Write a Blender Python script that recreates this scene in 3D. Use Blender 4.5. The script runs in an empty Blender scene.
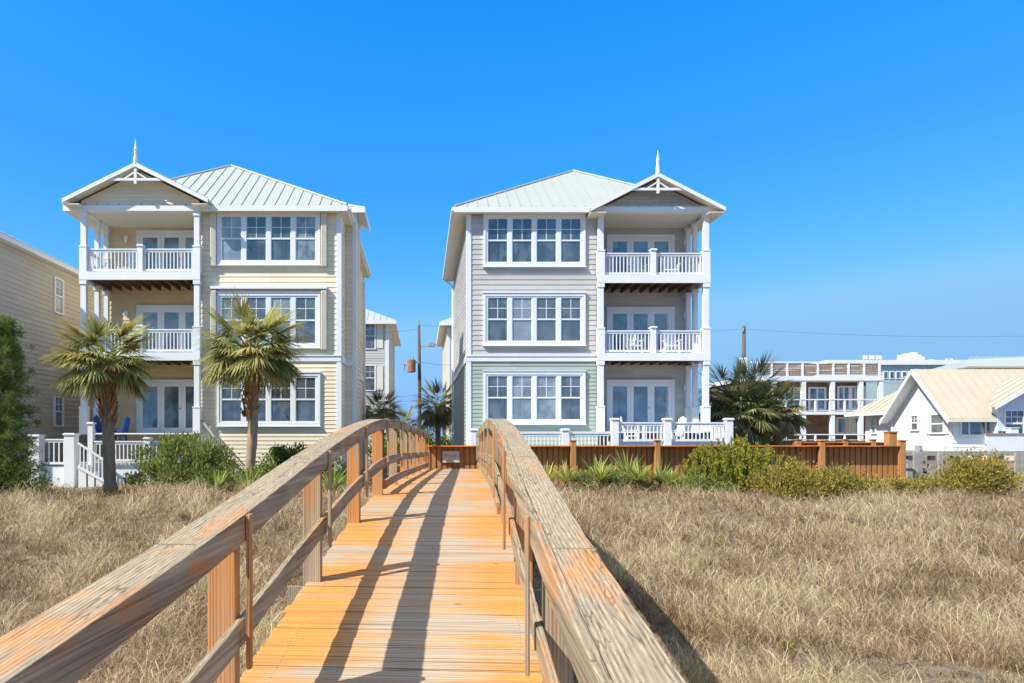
import bpy, math, random
import numpy as np
from mathutils import Vector, Matrix
random.seed(7); rng = np.random.default_rng(11)
S = bpy.context.scene
COL = S.collection
F = 683.0; CX = 422.0; HY = 438.0; EYE = 2.4
def P(px, py, Y): return Vector(((px-CX)*Y/F, Y, EYE+(HY-py)*Y/F))
def PX(px, Y): return (px-CX)*Y/F
def PZ(py, Y): return EYE+(HY-py)*Y/F
def srgb(r, g, b):
    f = lambda c: ((c/255+.055)/1.055)**2.4 if c > 10 else c/255/12.92
    return (f(r), f(g), f(b), 1)
# ---------------------------------------------------------------- materials
class NT:
    def __init__(s, name):
        s.m = bpy.data.materials.new(name); s.m.use_nodes = True
        s.n = s.m.node_tree.nodes; s.l = s.m.node_tree.links
        s.b = s.n['Principled BSDF']
    def node(s, t, **k):
        n = s.n.new(t)
        for a, v in k.items(): setattr(n, a, v)
        return n
    def noise(s, scale, sc=(1,1,1), detail=4, rough=.6, coord='Object', dist=0):
        tc = s.node('ShaderNodeTexCoord'); mp = s.node('ShaderNodeMapping'); mp.inputs['Scale'].default_value = sc
        nz = s.node('ShaderNodeTexNoise'); nz.inputs['Scale'].default_value = scale; nz.inputs['Detail'].default_value = detail
        nz.inputs['Roughness'].default_value = rough; nz.inputs['Distortion'].default_value = dist
        s.l.new(tc.outputs[coord], mp.inputs[0]); s.l.new(mp.outputs[0], nz.inputs['Vector'])
        return nz.outputs['Fac']
    def ramp(s, fac, stops):
        r = s.node('ShaderNodeValToRGB'); e = r.color_ramp.elements
        while len(e) < len(stops): e.new(.5)
        for i, (p, c) in enumerate(stops):
            e[i].position = p; e[i].color = c if len(c) == 4 else (*c, 1)
        s.l.new(fac, r.inputs[0]); return r.outputs[0]
    def mix(s, fac, a, b, mode='MIX'):
        m = s.node('ShaderNodeMix', data_type='RGBA', blend_type=mode)
        if isinstance(fac, (int, float)): m.inputs[0].default_value = fac
        else: s.l.new(fac, m.inputs[0])
        for i, v in ((6, a), (7, b)):
            if isinstance(v, tuple): m.inputs[i].default_value = v
            else: s.l.new(v, m.inputs[i])
        return m.outputs[2]
    def math(s, op, a, b=0.0, clamp=False):
        m = s.node('ShaderNodeMath', operation=op, use_clamp=clamp)
        for i, v in ((0, a), (1, b)):
            if isinstance(v, (int, float)): m.inputs[i].default_value = v
            else: s.l.new(v, m.inputs[i])
        return m.outputs[0]
    def attr(s, name='rnd'):
        a = s.node('ShaderNodeAttribute'); a.attribute_name = name; return a.outputs['Fac']
    def bump(s, h, strength=.3, dist=.01):
        b = s.node('ShaderNodeBump'); b.inputs['Strength'].default_value = strength; b.inputs['Distance'].default_value = dist
        s.l.new(h, b.inputs['Height']); s.l.new(b.outputs[0], s.b.inputs['Normal'])
    def col(s, c):
        if isinstance(c, tuple): s.b.inputs['Base Color'].default_value = c
        else: s.l.new(c, s.b.inputs['Base Color'])
    def set(s, rough=.6, spec=.4, metal=0):
        s.b.inputs['Roughness'].default_value = rough; s.b.inputs['Specular IOR Level'].default_value = spec; s.b.inputs['Metallic'].default_value = metal
def sc(c, k): return (min(1, c[0]*k), min(1, c[1]*k), min(1, c[2]*k), 1)
def paint(name, c, rough=.55, var=.1, scale=1.2, stretch=(1,1,1), bump=0, rv=.0, spec=.3):
    t = NT(name); n = t.noise(scale, stretch, 6)
    k = t.ramp(n, [(.3, sc(c, 1-var)), (.7, sc(c, 1+var*.6))])
    if rv: k = t.mix(t.attr(), t.mix(rv, k, (0,0,0,1)), k)
    t.col(k); t.set(rough, spec)
    if bump: t.bump(t.noise(40, stretch, 3), bump, .004)
    return t.m
def leafm(name, a, b, trans=.25, rough=.55, c=None):
    t = NT(name); r = t.attr()
    st = [(0, a), (1, b)] if c is None else [(0, a), (.8, b), (.93, c)]
    k = t.ramp(r, st)
    t.col(k); t.set(max(rough,.55), .12)
    tr = t.node('ShaderNodeBsdfTranslucent'); t.l.new(t.mix(.0, k, k), tr.inputs[0])
    mx = t.node('ShaderNodeMixShader'); mx.inputs[0].default_value = trans
    t.l.new(t.b.outputs[0], mx.inputs[1]); t.l.new(tr.outputs[0], mx.inputs[2])
    t.l.new(mx.outputs[0], t.n['Material Output'].inputs[0]); return t.m
def woodm(name, axis, orange=.5, grey=(168,150,128), org=(214,142,78), big=.9, grain=1.0, wear=0.0):
    """axis: the direction the boards run along ('x' 'y' 'z'); grain is stretched along it"""
    t = NT(name)
    lo = {'x': (.06,1,1), 'y': (1,.06,1), 'z': (1,1,.06)}[axis]
    tc = t.node('ShaderNodeTexCoord')
    # each board has its own offset so that the grain never repeats from board to board
    cmb = t.node('ShaderNodeCombineXYZ'); r = t.attr()
    t.l.new(t.math('MULTIPLY', r, 37.0), cmb.inputs[0]); t.l.new(t.math('MULTIPLY', r, 91.0), cmb.inputs[1]); t.l.new(t.math('MULTIPLY', r, 53.0), cmb.inputs[2])
    add = t.node('ShaderNodeVectorMath', operation='ADD'); t.l.new(tc.outputs['Object'], add.inputs[0]); t.l.new(cmb.outputs[0], add.inputs[1])
    def nz(scale, s3, detail, rough=.6, dist=0, off=False):
        mp = t.node('ShaderNodeMapping'); mp.inputs['Scale'].default_value = s3
        n = t.node('ShaderNodeTexNoise'); n.inputs['Scale'].default_value = scale; n.inputs['Detail'].default_value = detail
        n.inputs['Roughness'].default_value = rough; n.inputs['Distortion'].default_value = dist
        t.l.new((add.outputs[0] if not off else tc.outputs['Object']), mp.inputs[0]); t.l.new(mp.outputs[0], n.inputs['Vector']); return n.outputs['Fac']
    lo2 = tuple(v if v == 1 else .009 for v in lo)
    wv = t.node('ShaderNodeTexWave', wave_type='BANDS', bands_direction={'x': 'Y', 'y': 'X', 'z': 'X'}[axis]); mpw = t.node('ShaderNodeMapping'); mpw.inputs['Scale'].default_value = tuple(1 if v == 1 else .02 for v in lo)
    wv.inputs['Scale'].default_value = 16*grain; wv.inputs['Distortion'].default_value = 9; wv.inputs['Detail'].default_value = 3; wv.inputs['Detail Scale'].default_value = .55
    t.l.new(add.outputs[0], mpw.inputs[0]); t.l.new(mpw.outputs[0], wv.inputs['Vector'])
    g1 = t.math('ADD', t.math('MULTIPLY', nz(75*grain, lo2, 6, .7, .1), .8), t.math('MULTIPLY', wv.outputs['Fac'], .2)); g2 = nz(190*grain, lo2, 2, .5, .1); g3 = nz(11, lo2, 3, .5, .2)
    streak = nz(22, tuple(max(v, .05) for v in lo), 5, .65, .3)
    pat = nz(big, tuple(max(v, .5) for v in lo), 5, .65, .3, True)
    G = srgb(*grey); O = srgb(*org)
    gcol = t.ramp(g1, [(.30, sc(G, .42)), (.42, sc(G, .85)), (.55, G), (.68, sc(G, 1.45))])
    ocol = t.ramp(g1, [(.30, sc(O, .62)), (.50, O), (.74, sc(O, 1.2))])
    f = t.math('ADD', t.math('MULTIPLY', t.math('SUBTRACT', pat, .5), 6.5), orange)
    f = t.math('ADD', f, t.math('MULTIPLY', t.math('SUBTRACT', streak, .5), 2.2))
    f = t.math('ADD', f, t.math('MULTIPLY', t.math('SUBTRACT', r, .5), .55), True)
    if wear:                                                     # foot wear: boards greyed along the middle of the walk
        sp_ = t.node('ShaderNodeSeparateXYZ'); t.l.new(tc.outputs['Object'], sp_.inputs[0])
        mid = t.math('SUBTRACT', 1.0, t.math('MULTIPLY', t.math('ABSOLUTE', t.math('ADD', sp_.outputs[0], .42)), 1.55), True)
        f = t.math('SUBTRACT', f, t.math('MULTIPLY', mid, t.math('MULTIPLY', nz(26, (.06,1,1), 5, .7, .2), wear)), True)
    k = t.mix(f, gcol, ocol)
    k = t.mix(t.ramp(g3, [(.575, (0,0,0)), (.59, (.85,.85,.85)), (.605, (0,0,0)), (.66, (0,0,0)), (.67, (.7,.7,.7)), (.68, (0,0,0))]), k, sc(G, .3))
    kn = t.node('ShaderNodeTexVoronoi'); kn.inputs['Scale'].default_value = 3.2
    mp = t.node('ShaderNodeMapping'); mp.inputs['Scale'].default_value = tuple(.6 if v < 1 else 1.6 for v in lo)
    t.l.new(add.outputs[0], mp.inputs[0]); t.l.new(mp.outputs[0], kn.inputs['Vector'])
    k = t.mix(t.ramp(kn.outputs['Distance'], [(.0, (.8,.8,.8)), (.055, (.6,.6,.6)), (.075, (0,0,0))]), k, sc(O, .22))
    t.col(k); t.set(.78, .2)
    t.bump(t.math('ADD', g1, t.math('MULTIPLY', g2, .5)), .55, .006)
    return t.m
M = {}
M['white'] = paint('white_paint', (.80,.82,.84,1), .45, .04)
M['trimblue'] = paint('cool_white_trim', (.76,.80,.84,1), .45, .04)
M['soffit'] = paint('soffit_paint', (.76,.71,.60,1), .6, .05)
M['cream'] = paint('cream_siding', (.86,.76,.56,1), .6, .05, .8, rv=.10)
M['tan'] = paint('tan_siding', (.66,.55,.40,1), .6, .05, .8, rv=.12)
M['greytan'] = paint('grey_tan_siding', (.56,.51,.43,1), .6, .05, .8, rv=.12)
M['greybeige'] = paint('grey_beige_siding', (.56,.56,.54,1), .6, .06, .8, rv=.16)
M['sage'] = paint('sage_siding', (.37,.44,.385,1), .6, .05, .8, rv=.10)
M['shingle'] = paint('grey_shingles', (.46,.455,.43,1), .7, .08, 3, rv=.2)
M['metalroof'] = paint('pale_metal_roof', (.38,.42,.40,1), .55, .05, .6, spec=.5)
M['tanroof'] = paint('tan_metal_roof', (.49,.43,.34,1), .55, .05, .6, spec=.4)
M['greenroof'] = paint('grey_green_roof', (.42,.47,.44,1), .5, .06, .6)
M['brownwood'] = paint('brown_joists', (.20,.11,.065,1), .8, .25, 2, rv=.3)
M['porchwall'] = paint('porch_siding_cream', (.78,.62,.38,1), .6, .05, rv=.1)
M['brick'] = paint('brown_shingle_wall', (.28,.16,.11,1), .8, .25, 4, rv=.3)
M['teal'] = paint('pale_teal_wall', (.42,.55,.55,1), .6, .08)
M['blue'] = paint('blue_plastic', (.03,.12,.42,1), .4, .1)
M['rust'] = paint('rusty_metal', (.36,.17,.11,1), .8, .35, 6)
M['pole'] = paint('creosoted_pole', (.12,.095,.08,1), .9, .25, 6, (1,1,.1), .3)
M['wire'] = paint('dark_wire', (.10,.11,.13,1), .6, .0)
M['grey_metal'] = paint('dull_grey_metal', (.35,.36,.37,1), .5, .1, 3)
M['greywood'] = paint('weathered_grey_wood', (.40,.38,.34,1), .8, .2, 5, (.3,1,1), .4, rv=.3)
M['bark'] = paint('palm_bark', (.44,.32,.21,1), .95, .35, 9, (1,1,.35), .8, rv=.4)
M['boot'] = paint('orange_palm_boots', (.55,.27,.12,1), .9, .35, 9, (1,1,.5), .5, rv=.5)
M['branch'] = paint('shrub_stems', (.17,.12,.08,1), .9, .3, 8, (1,1,.4), .4)
M['palm'] = leafm('palm_fronds', (.12,.15,.04,1), (.58,.55,.20,1), .38, .42, (.42,.33,.12,1))
M['palmdark'] = leafm('dark_palm_fronds', (.11,.13,.05,1), (.42,.41,.17,1), .32, .42, (.30,.24,.12,1))
M['deadfrond'] = leafm('dead_fronds', (.30,.21,.11,1), (.55,.44,.26,1), .2, .7)
M['shrub'] = leafm('shrub_leaves', (.10,.14,.03,1), (.38,.43,.12,1), .33, .45, (.32,.28,.10,1))
M['shrubdark'] = leafm('dark_shrub_leaves', (.05,.085,.02,1), (.20,.26,.06,1), .3, .45)
M['yellowgreen'] = leafm('yellow_green_leaves', (.12,.13,.03,1), (.46,.37,.08,1), .3, .5, (.38,.24,.11,1))
M['cedar'] = leafm('cedar_sprays', (.07,.095,.015,1), (.40,.39,.06,1), .3, .55, (.30,.22,.07,1))
M['pine'] = leafm('pine_needles', (.06,.10,.025,1), (.24,.32,.08,1), .25, .55, (.20,.21,.04,1))
M['yucca'] = leafm('yucca_blades', (.15,.22,.04,1), (.52,.58,.15,1), .3, .4, (.55,.48,.24,1))
def glassm(name, base, tint, blinds=0):
    t = NT(name)
    oi = t.node('ShaderNodeObjectInfo')
    tc = t.node('ShaderNodeTexCoord'); ad = t.node('ShaderNodeVectorMath', operation='ADD'); cm = t.node('ShaderNodeCombineXYZ'); t.l.new(t.math('MULTIPLY', oi.outputs['Random'], 40.0), cm.inputs[0]); t.l.new(t.math('MULTIPLY', oi.outputs['Random'], 17.0), cm.inputs[2])
    t.l.new(tc.outputs['Object'], ad.inputs[0]); t.l.new(cm.outputs[0], ad.inputs[1]); nzz = t.node('ShaderNodeTexNoise'); nzz.inputs['Scale'].default_value = 1.6; nzz.inputs['Detail'].default_value = 3; t.l.new(ad.outputs[0], nzz.inputs['Vector']); n = nzz.outputs['Fac']
    k = t.ramp(n, [(.40, sc(base, .6)), (.50, base), (.60, tint)])
    mp = t.node('ShaderNodeMapping'); mp.inputs['Scale'].default_value = (1,1,.03); t.l.new(ad.outputs[0], mp.inputs[0]); nf = t.node('ShaderNodeTexNoise'); nf.inputs['Scale'].default_value = 14; t.l.new(mp.outputs[0], nf.inputs['Vector'])
    k = t.mix(t.ramp(nf.outputs['Fac'], [(.40, (0,0,0)), (.62, (.20,.20,.20))]), k, sc(tint, 1.35))
    k = t.mix(t.math('MULTIPLY', oi.outputs['Random'], .5), k, sc(tint, 1.5))
    t.col(k); t.set(.05, .9); t.b.inputs['IOR'].default_value = 1.7
    return t.m
M['glass'] = glassm('window_glass', (.035,.05,.065,1), (.10,.125,.145,1))
M['curtain'] = glassm('curtained_glass', (.11,.145,.18,1), (.24,.28,.32,1))
M['doorglass'] = glassm('door_glass', (.08,.13,.17,1), (.17,.24,.29,1))
M['deck'] = woodm('orange_deck_boards', 'x', .80, (180,162,138), (210,144,74), .8, .8, wear=1.7)
M['caprail'] = woodm('weathered_cap_boards', 'y', -.22, (160,146,122), (196,138,86), 1.7, 1.0)
M['siderail'] = woodm('weathered_side_boards', 'y', -.15, (158,143,119), (190,130,80), 1.4, 1.0)
M['postwood'] = woodm('weathered_posts', 'z', .45, (172,154,126), (204,140,84), .8, 1.0)
M['fencewood'] = woodm('orange_fence_boards', 'z', 1.0, (168,118,76), (188,132,82), .7, 1.0)
M['fencecap'] = woodm('orange_fence_cap', 'x', .9, (170,130,90), (214,122,50), .7, 1.0)
# ---------------------------------------------------------------- mesh builder
class MB:
    def __init__(s): s.v = []; s.f = []; s.r = []; s.cur = None
    def _f(s, *idx): s.f.append(idx); s.r.append(s.cur if s.cur is not None else random.random())
    def hexa(s, p):
        if s.cur is None: s.cur = random.random(); auto = True
        else: auto = False
        n = len(s.v); s.v += [tuple(q) for q in p]
        for q in ((0,3,2,1),(4,5,6,7),(0,1,5,4),(1,2,6,5),(2,3,7,6),(3,0,4,7)): s._f(*[n+i for i in q])
        if auto: s.cur = None
    def box(s, x0, x1, y0, y1, z0, z1):
        if x0 > x1: x0, x1 = x1, x0
        if y0 > y1: y0, y1 = y1, y0
        if z0 > z1: z0, z1 = z1, z0
        s.hexa([(x0,y0,z0),(x1,y0,z0),(x1,y1,z0),(x0,y1,z0),(x0,y0,z1),(x1,y0,z1),(x1,y1,z1),(x0,y1,z1)]); return s
    def poly(s, pts):
        n = len(s.v); s.v += [tuple(q) for q in pts]; s._f(*range(n, n+len(pts)))
    def slab(s, pts, d):
        """polygon pts (3D) given thickness by vector d"""
        k = len(pts); n = len(s.v); d = Vector(d)
        if s.cur is None: s.cur = random.random(); auto = True
        else: auto = False
        s.v += [tuple(q) for q in pts] + [tuple(Vector(q)+d) for q in pts]
        s._f(*range(n, n+k)); s._f(*range(n+2*k-1, n+k-1, -1))
        for i in range(k): j = (i+1) % k; s._f(n+i, n+k+i, n+k+j, n+j)
        if auto: s.cur = None
    def beam(s, p, q, w, h, up=(0,0,1)):
        p = Vector(p); q = Vector(q); d = (q-p).normalized(); up = Vector(up)
        side = d.cross(up).normalized(); u = side.cross(d).normalized()
        a = side*w/2; b = u*h/2
        s.hexa([p-a-b, p+a-b, q+a-b, q-a-b, p-a+b, p+a+b, q+a+b, q-a+b])
    def tube(s, pts, rad, n=8, cap=True):
        pts = [Vector(p) for p in pts]
        if not isinstance(rad, (list, tuple)): rad = [rad]*len(pts)
        if s.cur is None: s.cur = random.random(); auto = True
        else: auto = False
        base = len(s.v)
        for i, p in enumerate(pts):
            d = (pts[min(i+1, len(pts)-1)]-pts[max(i-1, 0)]).normalized()
            a = d.cross(Vector((0,0,1)) if abs(d.z) < .9 else Vector((1,0,0))).normalized(); b = d.cross(a)
            for k in range(n):
                t = 2*math.pi*k/n; s.v.append(tuple(p+(a*math.cos(t)+b*math.sin(t))*rad[i]))
        for i in range(len(pts)-1):
            for k in range(n):
                k2 = (k+1) % n; s._f(base+i*n+k, base+i*n+k2, base+(i+1)*n+k2, base+(i+1)*n+k)
        if cap:
            s._f(*[base+k for k in range(n)][::-1]); s._f(*[base+(len(pts)-1)*n+k for k in range(n)])
        if auto: s.cur = None
    def build(s, name, mat, parent=None, label=None, local=False, smooth=False, bevel=0):
        me = bpy.data.meshes.new(name)
        org = Vector((0,0,0)) if (parent is None or local) else worldloc(parent)
        me.from_pydata([tuple(Vector(v)-org) for v in s.v], [], s.f)
        a = me.attributes.new('rnd', 'FLOAT', 'FACE'); a.data.foreach_set('value', s.r)
        me.materials.append(M[mat] if isinstance(mat, str) else mat)
        o = bpy.data.objects.new(name, me); COL.objects.link(o)
        if parent: o.parent = parent
        if label: o['label'] = label
        if smooth: me.polygons.foreach_set('use_smooth', [True]*len(me.polygons))
        if bevel:
            b = o.modifiers.new('bevel', 'BEVEL'); b.width = bevel; b.segments = 2; b.limit_method = 'ANGLE'
        return o
def worldloc(o):
    l = Vector(o.location)
    while o.parent: o = o.parent; l += Vector(o.location)
    return l
def tag(o, label, cat, group=None, kind=None):
    if label: o['label'] = label
    if cat: o['category'] = cat
    if group: o['group'] = group
    if kind: o['kind'] = kind
    return o
def thing(name, label, cat, loc=(0,0,0), group=None, rz=0):
    o = bpy.data.objects.new(name, None); COL.objects.link(o); o.location = loc; o.rotation_euler.z = rz
    o.empty_display_size = .2
    return tag(o, label, cat, group)
def copy_tree(o, parent=None):
    c = o.copy(); COL.objects.link(c); c.parent = parent
    for ch in list(o.children): copy_tree(ch, c)
    return c
def np_obj(name, quads, rnd, mat, parent=None, label=None):
    """quads: (n,k,4,3) or (n,4,3) vertices in world coordinates; rnd (n,)"""
    if quads.ndim == 3: quads = quads[:, None]
    n, k = quads.shape[:2]
    org = np.array(worldloc(parent)) if parent else np.zeros(3)
    v = (quads.reshape(-1, 3)-org).astype(np.float32)
    me = bpy.data.meshes.new(name); nf = n*k
    me.vertices.add(nf*4); me.vertices.foreach_set('co', v.ravel())
    me.loops.add(nf*4); me.loops.foreach_set('vertex_index', np.arange(nf*4, dtype=np.int32))
    me.polygons.add(nf); me.polygons.foreach_set('loop_start', np.arange(0, nf*4, 4, dtype=np.int32))
    me.update(calc_edges=True)
    a = me.attributes.new('rnd', 'FLOAT', 'FACE'); a.data.foreach_set('value', np.repeat(rnd, k).astype(np.float32))
    me.materials.append(M[mat])
    o = bpy.data.objects.new(name, me); COL.objects.link(o)
    if parent: o.parent = parent
    if label: o['label'] = label
    return o
# ---------------------------------------------------------------- terrain
def smooth(t): t = np.clip(t, 0, 1); return t*t*(3-2*t)
def ground(x, y):
    x = np.asarray(x, float); y = np.asarray(y, float)
    h = 1.0*smooth((y-7)/13) - .32
    h = h+.35*np.exp(-(x*x)/9.0)*smooth((3-y)/4)
    h = h + .10*np.sin(x*.55+1.3)*np.cos(y*.43+.4)*smooth((30-y)/6) + .06*np.sin(x*1.35+y*.9)*smooth((30-y)/6)
    h = h + .05*np.sin(x*2.7-1.0+y*.4)*np.sin(y*2.1+x*.5)*smooth((24-y)/4)
    return h
xs = np.unique(np.concatenate([-np.geomspace(30, 900, 14), np.arange(-30, 30.01, .5), np.geomspace(30, 900, 14)]))
ys = np.unique(np.concatenate([-np.geomspace(6, 300, 9), np.arange(-6, 32.01, .5), np.geomspace(32, 1500, 18)]))
X, Y = np.meshgrid(xs, ys); Z = ground(X, Y)
me = bpy.data.meshes.new('dune_ground'); nx, ny = len(xs), len(ys)
idx = np.arange(nx*ny).reshape(ny, nx)
me.from_pydata(np.stack([X, Y, Z], -1).reshape(-1, 3).tolist(), [], np.stack([idx[:-1,:-1], idx[:-1,1:], idx[1:,1:], idx[1:,:-1]], -1).reshape(-1, 4).tolist())
me.polygons.foreach_set('use_smooth', [True]*len(me.polygons))
t = NT('sandy_litter')
k1 = t.ramp(t.noise(3, detail=6, rough=.75), [(.3, (.16,.115,.07)), (.5, (.30,.225,.145)), (.72, (.44,.36,.25))])
k2 = t.ramp(t.noise(60, detail=4, rough=.8), [(.35, (.35,.35,.35)), (.65, (1.0,1.0,1.0))])
k1 = t.mix(t.ramp(t.noise(.55, detail=4, rough=.6), [(.50, (0,0,0)), (.68, (.5,.5,.5))]), k1, (.56,.48,.37,1)); t.col(t.mix(1.0, k1, k2, 'MULTIPLY')); t.set(.95, .1); t.bump(t.noise(45, detail=5, rough=.8), .8, .03)
me.materials.append(t.m)
g = bpy.data.objects.new('dune_ground', me); COL.objects.link(g); tag(g, 'sandy dune ground covered in brown plant litter', None, None, 'structure')
# ---------------------------------------------------------------- dune grass
M['grass'] = None
t = NT('dry_dune_grass'); r = t.attr()
k = t.ramp(r, [(0, (.07,.04,.026)), (.28, (.25,.16,.095)), (.6, (.54,.40,.235)), (.86, (.92,.78,.52)), (.975, (.28,.32,.07))])
t.col(k); t.set(.7, .2)
tr = t.node('ShaderNodeBsdfTranslucent'); t.l.new(k, tr.inputs[0]); mx = t.node('ShaderNodeMixShader'); mx.inputs[0].default_value = .3
t.l.new(t.b.outputs[0], mx.inputs[1]); t.l.new(tr.outputs[0], mx.inputs[2]); t.l.new(mx.outputs[0], t.n['Material Output'].inputs[0]); M['grass'] = t.m
TH = .0644
def bridge_u(x, y): return x*math.cos(TH)-y*math.sin(TH)
def make_grass(n, ymin, ymax, wid, hlo, hhi, curl, seg=4, keep=None):
    # sample with density falling with distance, inside the wedge the photo and its neighbours can see
    y = ymin*(ymax/ymin)**rng.random(n)
    xl = -.75*y-2.5; xr = 1.02*y+2.5
    x = xl+(xr-xl)*rng.random(n)
    u = bridge_u(x, y)
    # clumps: pull the blades towards tuft centres
    cs = .38; cxk = np.floor(x/cs); cyk = np.floor(y/cs)
    hsh = lambda a, b, s: np.modf(np.abs(np.sin(a*127.1+b*311.7+s)*43758.5453))[0]
    tx = (cxk+.15+.7*hsh(cxk, cyk, 1.1))*cs; ty = (cyk+.15+.7*hsh(cxk, cyk, 2.7))*cs
    pull = .72*rng.random(n)**.6*(hsh(cxk, cyk, 5.2) > .25)
    px_ = x+(tx-x)*pull; py_ = y+(ty-y)*pull
    patch = .8*np.sin(px_*1.3+1.4*np.sin(py_*.8+.5))*np.cos(py_*1.1+1.2+.9*np.sin(px_*.6))+.6*np.sin(px_*2.9+py_*2.1+1.5*np.sin(px_*1.1-py_))
    h = (hlo+(hhi-hlo)*rng.random(n)**1.4)*(.70+.5*hsh(cxk, cyk, 9.3))*np.clip(1+.42*patch, .3, 2)
    bare = ((px_-5.6)/1.1)**2+((py_-7.2)/.6)**2+.5*patch < 1
    h = np.where(bare, h*.35, h)
    h = np.where((u > -1.75) & (u < .95) & (py_ < 24), np.minimum(h, .28), h)
    # no grass poking out of the deck near the low end
    under = (u > -1.62) & (u < .80) & (py_ < 24.0)
    ok = ~under & (~bare | (rng.random(n) < .7)) & ((patch > -.55) | (rng.random(n) < .55))
    px_, py_, h, tx, ty = px_[ok], py_[ok], h[ok], tx[ok], ty[ok]; patch = patch[ok]; n = len(px_)
    z0 = ground(px_, py_)-.02
    ang = rng.random(n)*2*np.pi
    ox, oy = px_-tx, py_-ty; ang = np.where(rng.random(n) < .45, np.arctan2(oy, ox)+rng.normal(0, .8, n), ang)
    lean = rng.random(n)*.8; c = curl*(.3+1.0*rng.random(n))
    dx, dy = np.cos(ang), np.sin(ang)
    pts = [np.stack([px_, py_, z0], -1)]
    L = h/seg*1.15; th = lean.copy()
    dirx, diry = dx.copy(), dy.copy(); tw = rng.normal(0, .45, n)
    for i in range(seg):
        st = np.stack([dirx*np.sin(th), diry*np.sin(th), np.cos(th)], -1)*L[:, None]
        pts.append(pts[-1]+st); th = th+c*(i+1)/seg
        ca, sa = np.cos(tw), np.sin(tw); dirx, diry = dirx*ca-diry*sa, dirx*sa+diry*ca
    pts = np.stack(pts, 1)
    wa = rng.random(n)*np.pi*2
    # blade side vector mostly horizontal and random
    side = np.stack([np.cos(wa), np.sin(wa)*.6, np.zeros(n)], -1)
    w = (wid*(.6+.8*rng.random(n)))*np.sqrt(np.maximum(py_, 3)/10)
    ww = np.linspace(1, .25, seg+1)
    A = pts-side[:, None]*(w[:, None]*ww)[:, :, None]/2; B = pts+side[:, None]*(w[:, None]*ww)[:, :, None]/2
    q = np.stack([A[:, :-1], B[:, :-1], B[:, 1:], A[:, 1:]], 2)
    rn = np.clip(rng.random(n)*.70+.27*patch+.12*(hsh(np.floor(px_/cs), np.floor(py_/cs), 4.4)-.5)+.12, 0, .93)
    rn = np.where(rng.random(n) < .012, .99, rn)
    return q, rn
qa, ra = make_grass(190000, 4.2, 23.5, .008, .18, .48, 1.0)
qb, rb = make_grass(95000, 4.2, 23.5, .0105, .32, .72, 1.6, 7)
o = np_obj('dune_grass', np.concatenate([qa.reshape(-1,4,3), qb.reshape(-1,4,3)]), np.concatenate([np.repeat(ra, qa.shape[1]), np.repeat(rb, qb.shape[1])]), 'grass'); tag(o, 'dry straw coloured dune grass covering the sand on both sides of the boardwalk', 'grass', None, 'stuff')
def make_bglow():
    n = 30000
    y = 23.5*(75/23.5)**rng.random(n); x = (-.75*y)+(1.8*y)*rng.random(n); z = ground(x, y)
    a = rng.random(n)*6.28; h = .08+.18*rng.random(n); w = .02+.02*rng.random(n)
    p = np.stack([x, y, z-.02], -1); s = np.stack([np.cos(a), np.sin(a), a*0], -1)*w[:, None]; up = np.stack([rng.normal(0,.05,n), rng.normal(0,.05,n), h], -1)
    return np.stack([p-s, p+s, p+up+s*.3, p+up-s*.3], 1), rng.random(n)*.8
# ---------------------------------------------------------------- boardwalk
RP = [(-3,-1.06),(-1,-.90),(1.84,-.64),(3.66,-.43),(5.77,-.135),(8.06,.13),(10.4,.29),(13.5,.30),(17,.24),(23.3,.14)]
def hermite(xs_, ys_, x):
    n = len(xs_); m = []
    d = [(ys_[i+1]-ys_[i])/(xs_[i+1]-xs_[i]) for i in range(n-1)]
    for i in range(n): m.append(d[0] if i == 0 else d[-1] if i == n-1 else (d[i-1]+d[i])/2)
    i = 0
    while i < n-2 and x > xs_[i+1]: i += 1
    h = xs_[i+1]-xs_[i]; t = (x-xs_[i])/h
    return (2*t**3-3*t*t+1)*ys_[i]+(t**3-2*t*t+t)*h*m[i]+(-2*t**3+3*t*t)*ys_[i+1]+(t**3-t*t)*h*m[i+1]
def zr(d): return EYE+hermite([a for a, b in RP], [b for a, b in RP], d)     # top of the cap rail
def zd(d): return zr(d)-1.18                                                 # deck surface
BR = thing('boardwalk_bridge', 'arched timber boardwalk crossing the dune grass with weathered handrails', 'boardwalk', (0,0,0), None, -TH)
DEND = 23.0; D0 = -2.6
def ribbon(mb, u0, u1, t0, t1, da, db, n=10, f=zr, side_wobble=0):
    """a board that follows the rail curve: spans u0..u1, from f-t0 (top) to f-t1 (bottom)"""
    mb.cur = random.random(); base = len(mb.v)
    wob = [random.uniform(-1, 1)*.003 for _ in range(n+1)]
    for i in range(n+1):
        d = da+(db-da)*i/n; z = f(d)+wob[i]*.6
        mb.v += [(u0+wob[i], d, z-t1), (u1+wob[i], d, z-t1), (u1+wob[i], d, z-t0), (u0+wob[i], d, z-t0)]
    for i in range(n):
        a = base+4*i
        for k_ in range(4): k2 = (k_+1) % 4; mb._f(a+k_, a+4+k_, a+4+k2, a+k2)
    mb._f(base+3, base+2, base+1, base); a = base+4*n; mb._f(a, a+1, a+2, a+3); mb.cur = None
mb = MB(); d = D0
while d < DEND:
    w = .138+random.uniform(-.002, .002); e = random.uniform(-.02, .02)
    a, b = d, min(d+w, DEND); za, zb = zd(a), zd(b); j = random.uniform(-.004, .004)
    mb.hexa([(-1.43+e,a,za-.038+j),(.56+e,a,za-.038+j),(.56+e,b,zb-.038+j),(-1.43+e,b,zb-.038+j),(-1.43+e,a,za+j),(.56+e,a,za+j),(.56+e,b,zb+j),(-1.43+e,b,zb+j)])
    d += w+.009
mb.build('deck_planks', 'deck', BR, local=True, bevel=.003)
mb = MB(); d = D0+.1                      # screw heads in two lines
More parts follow.
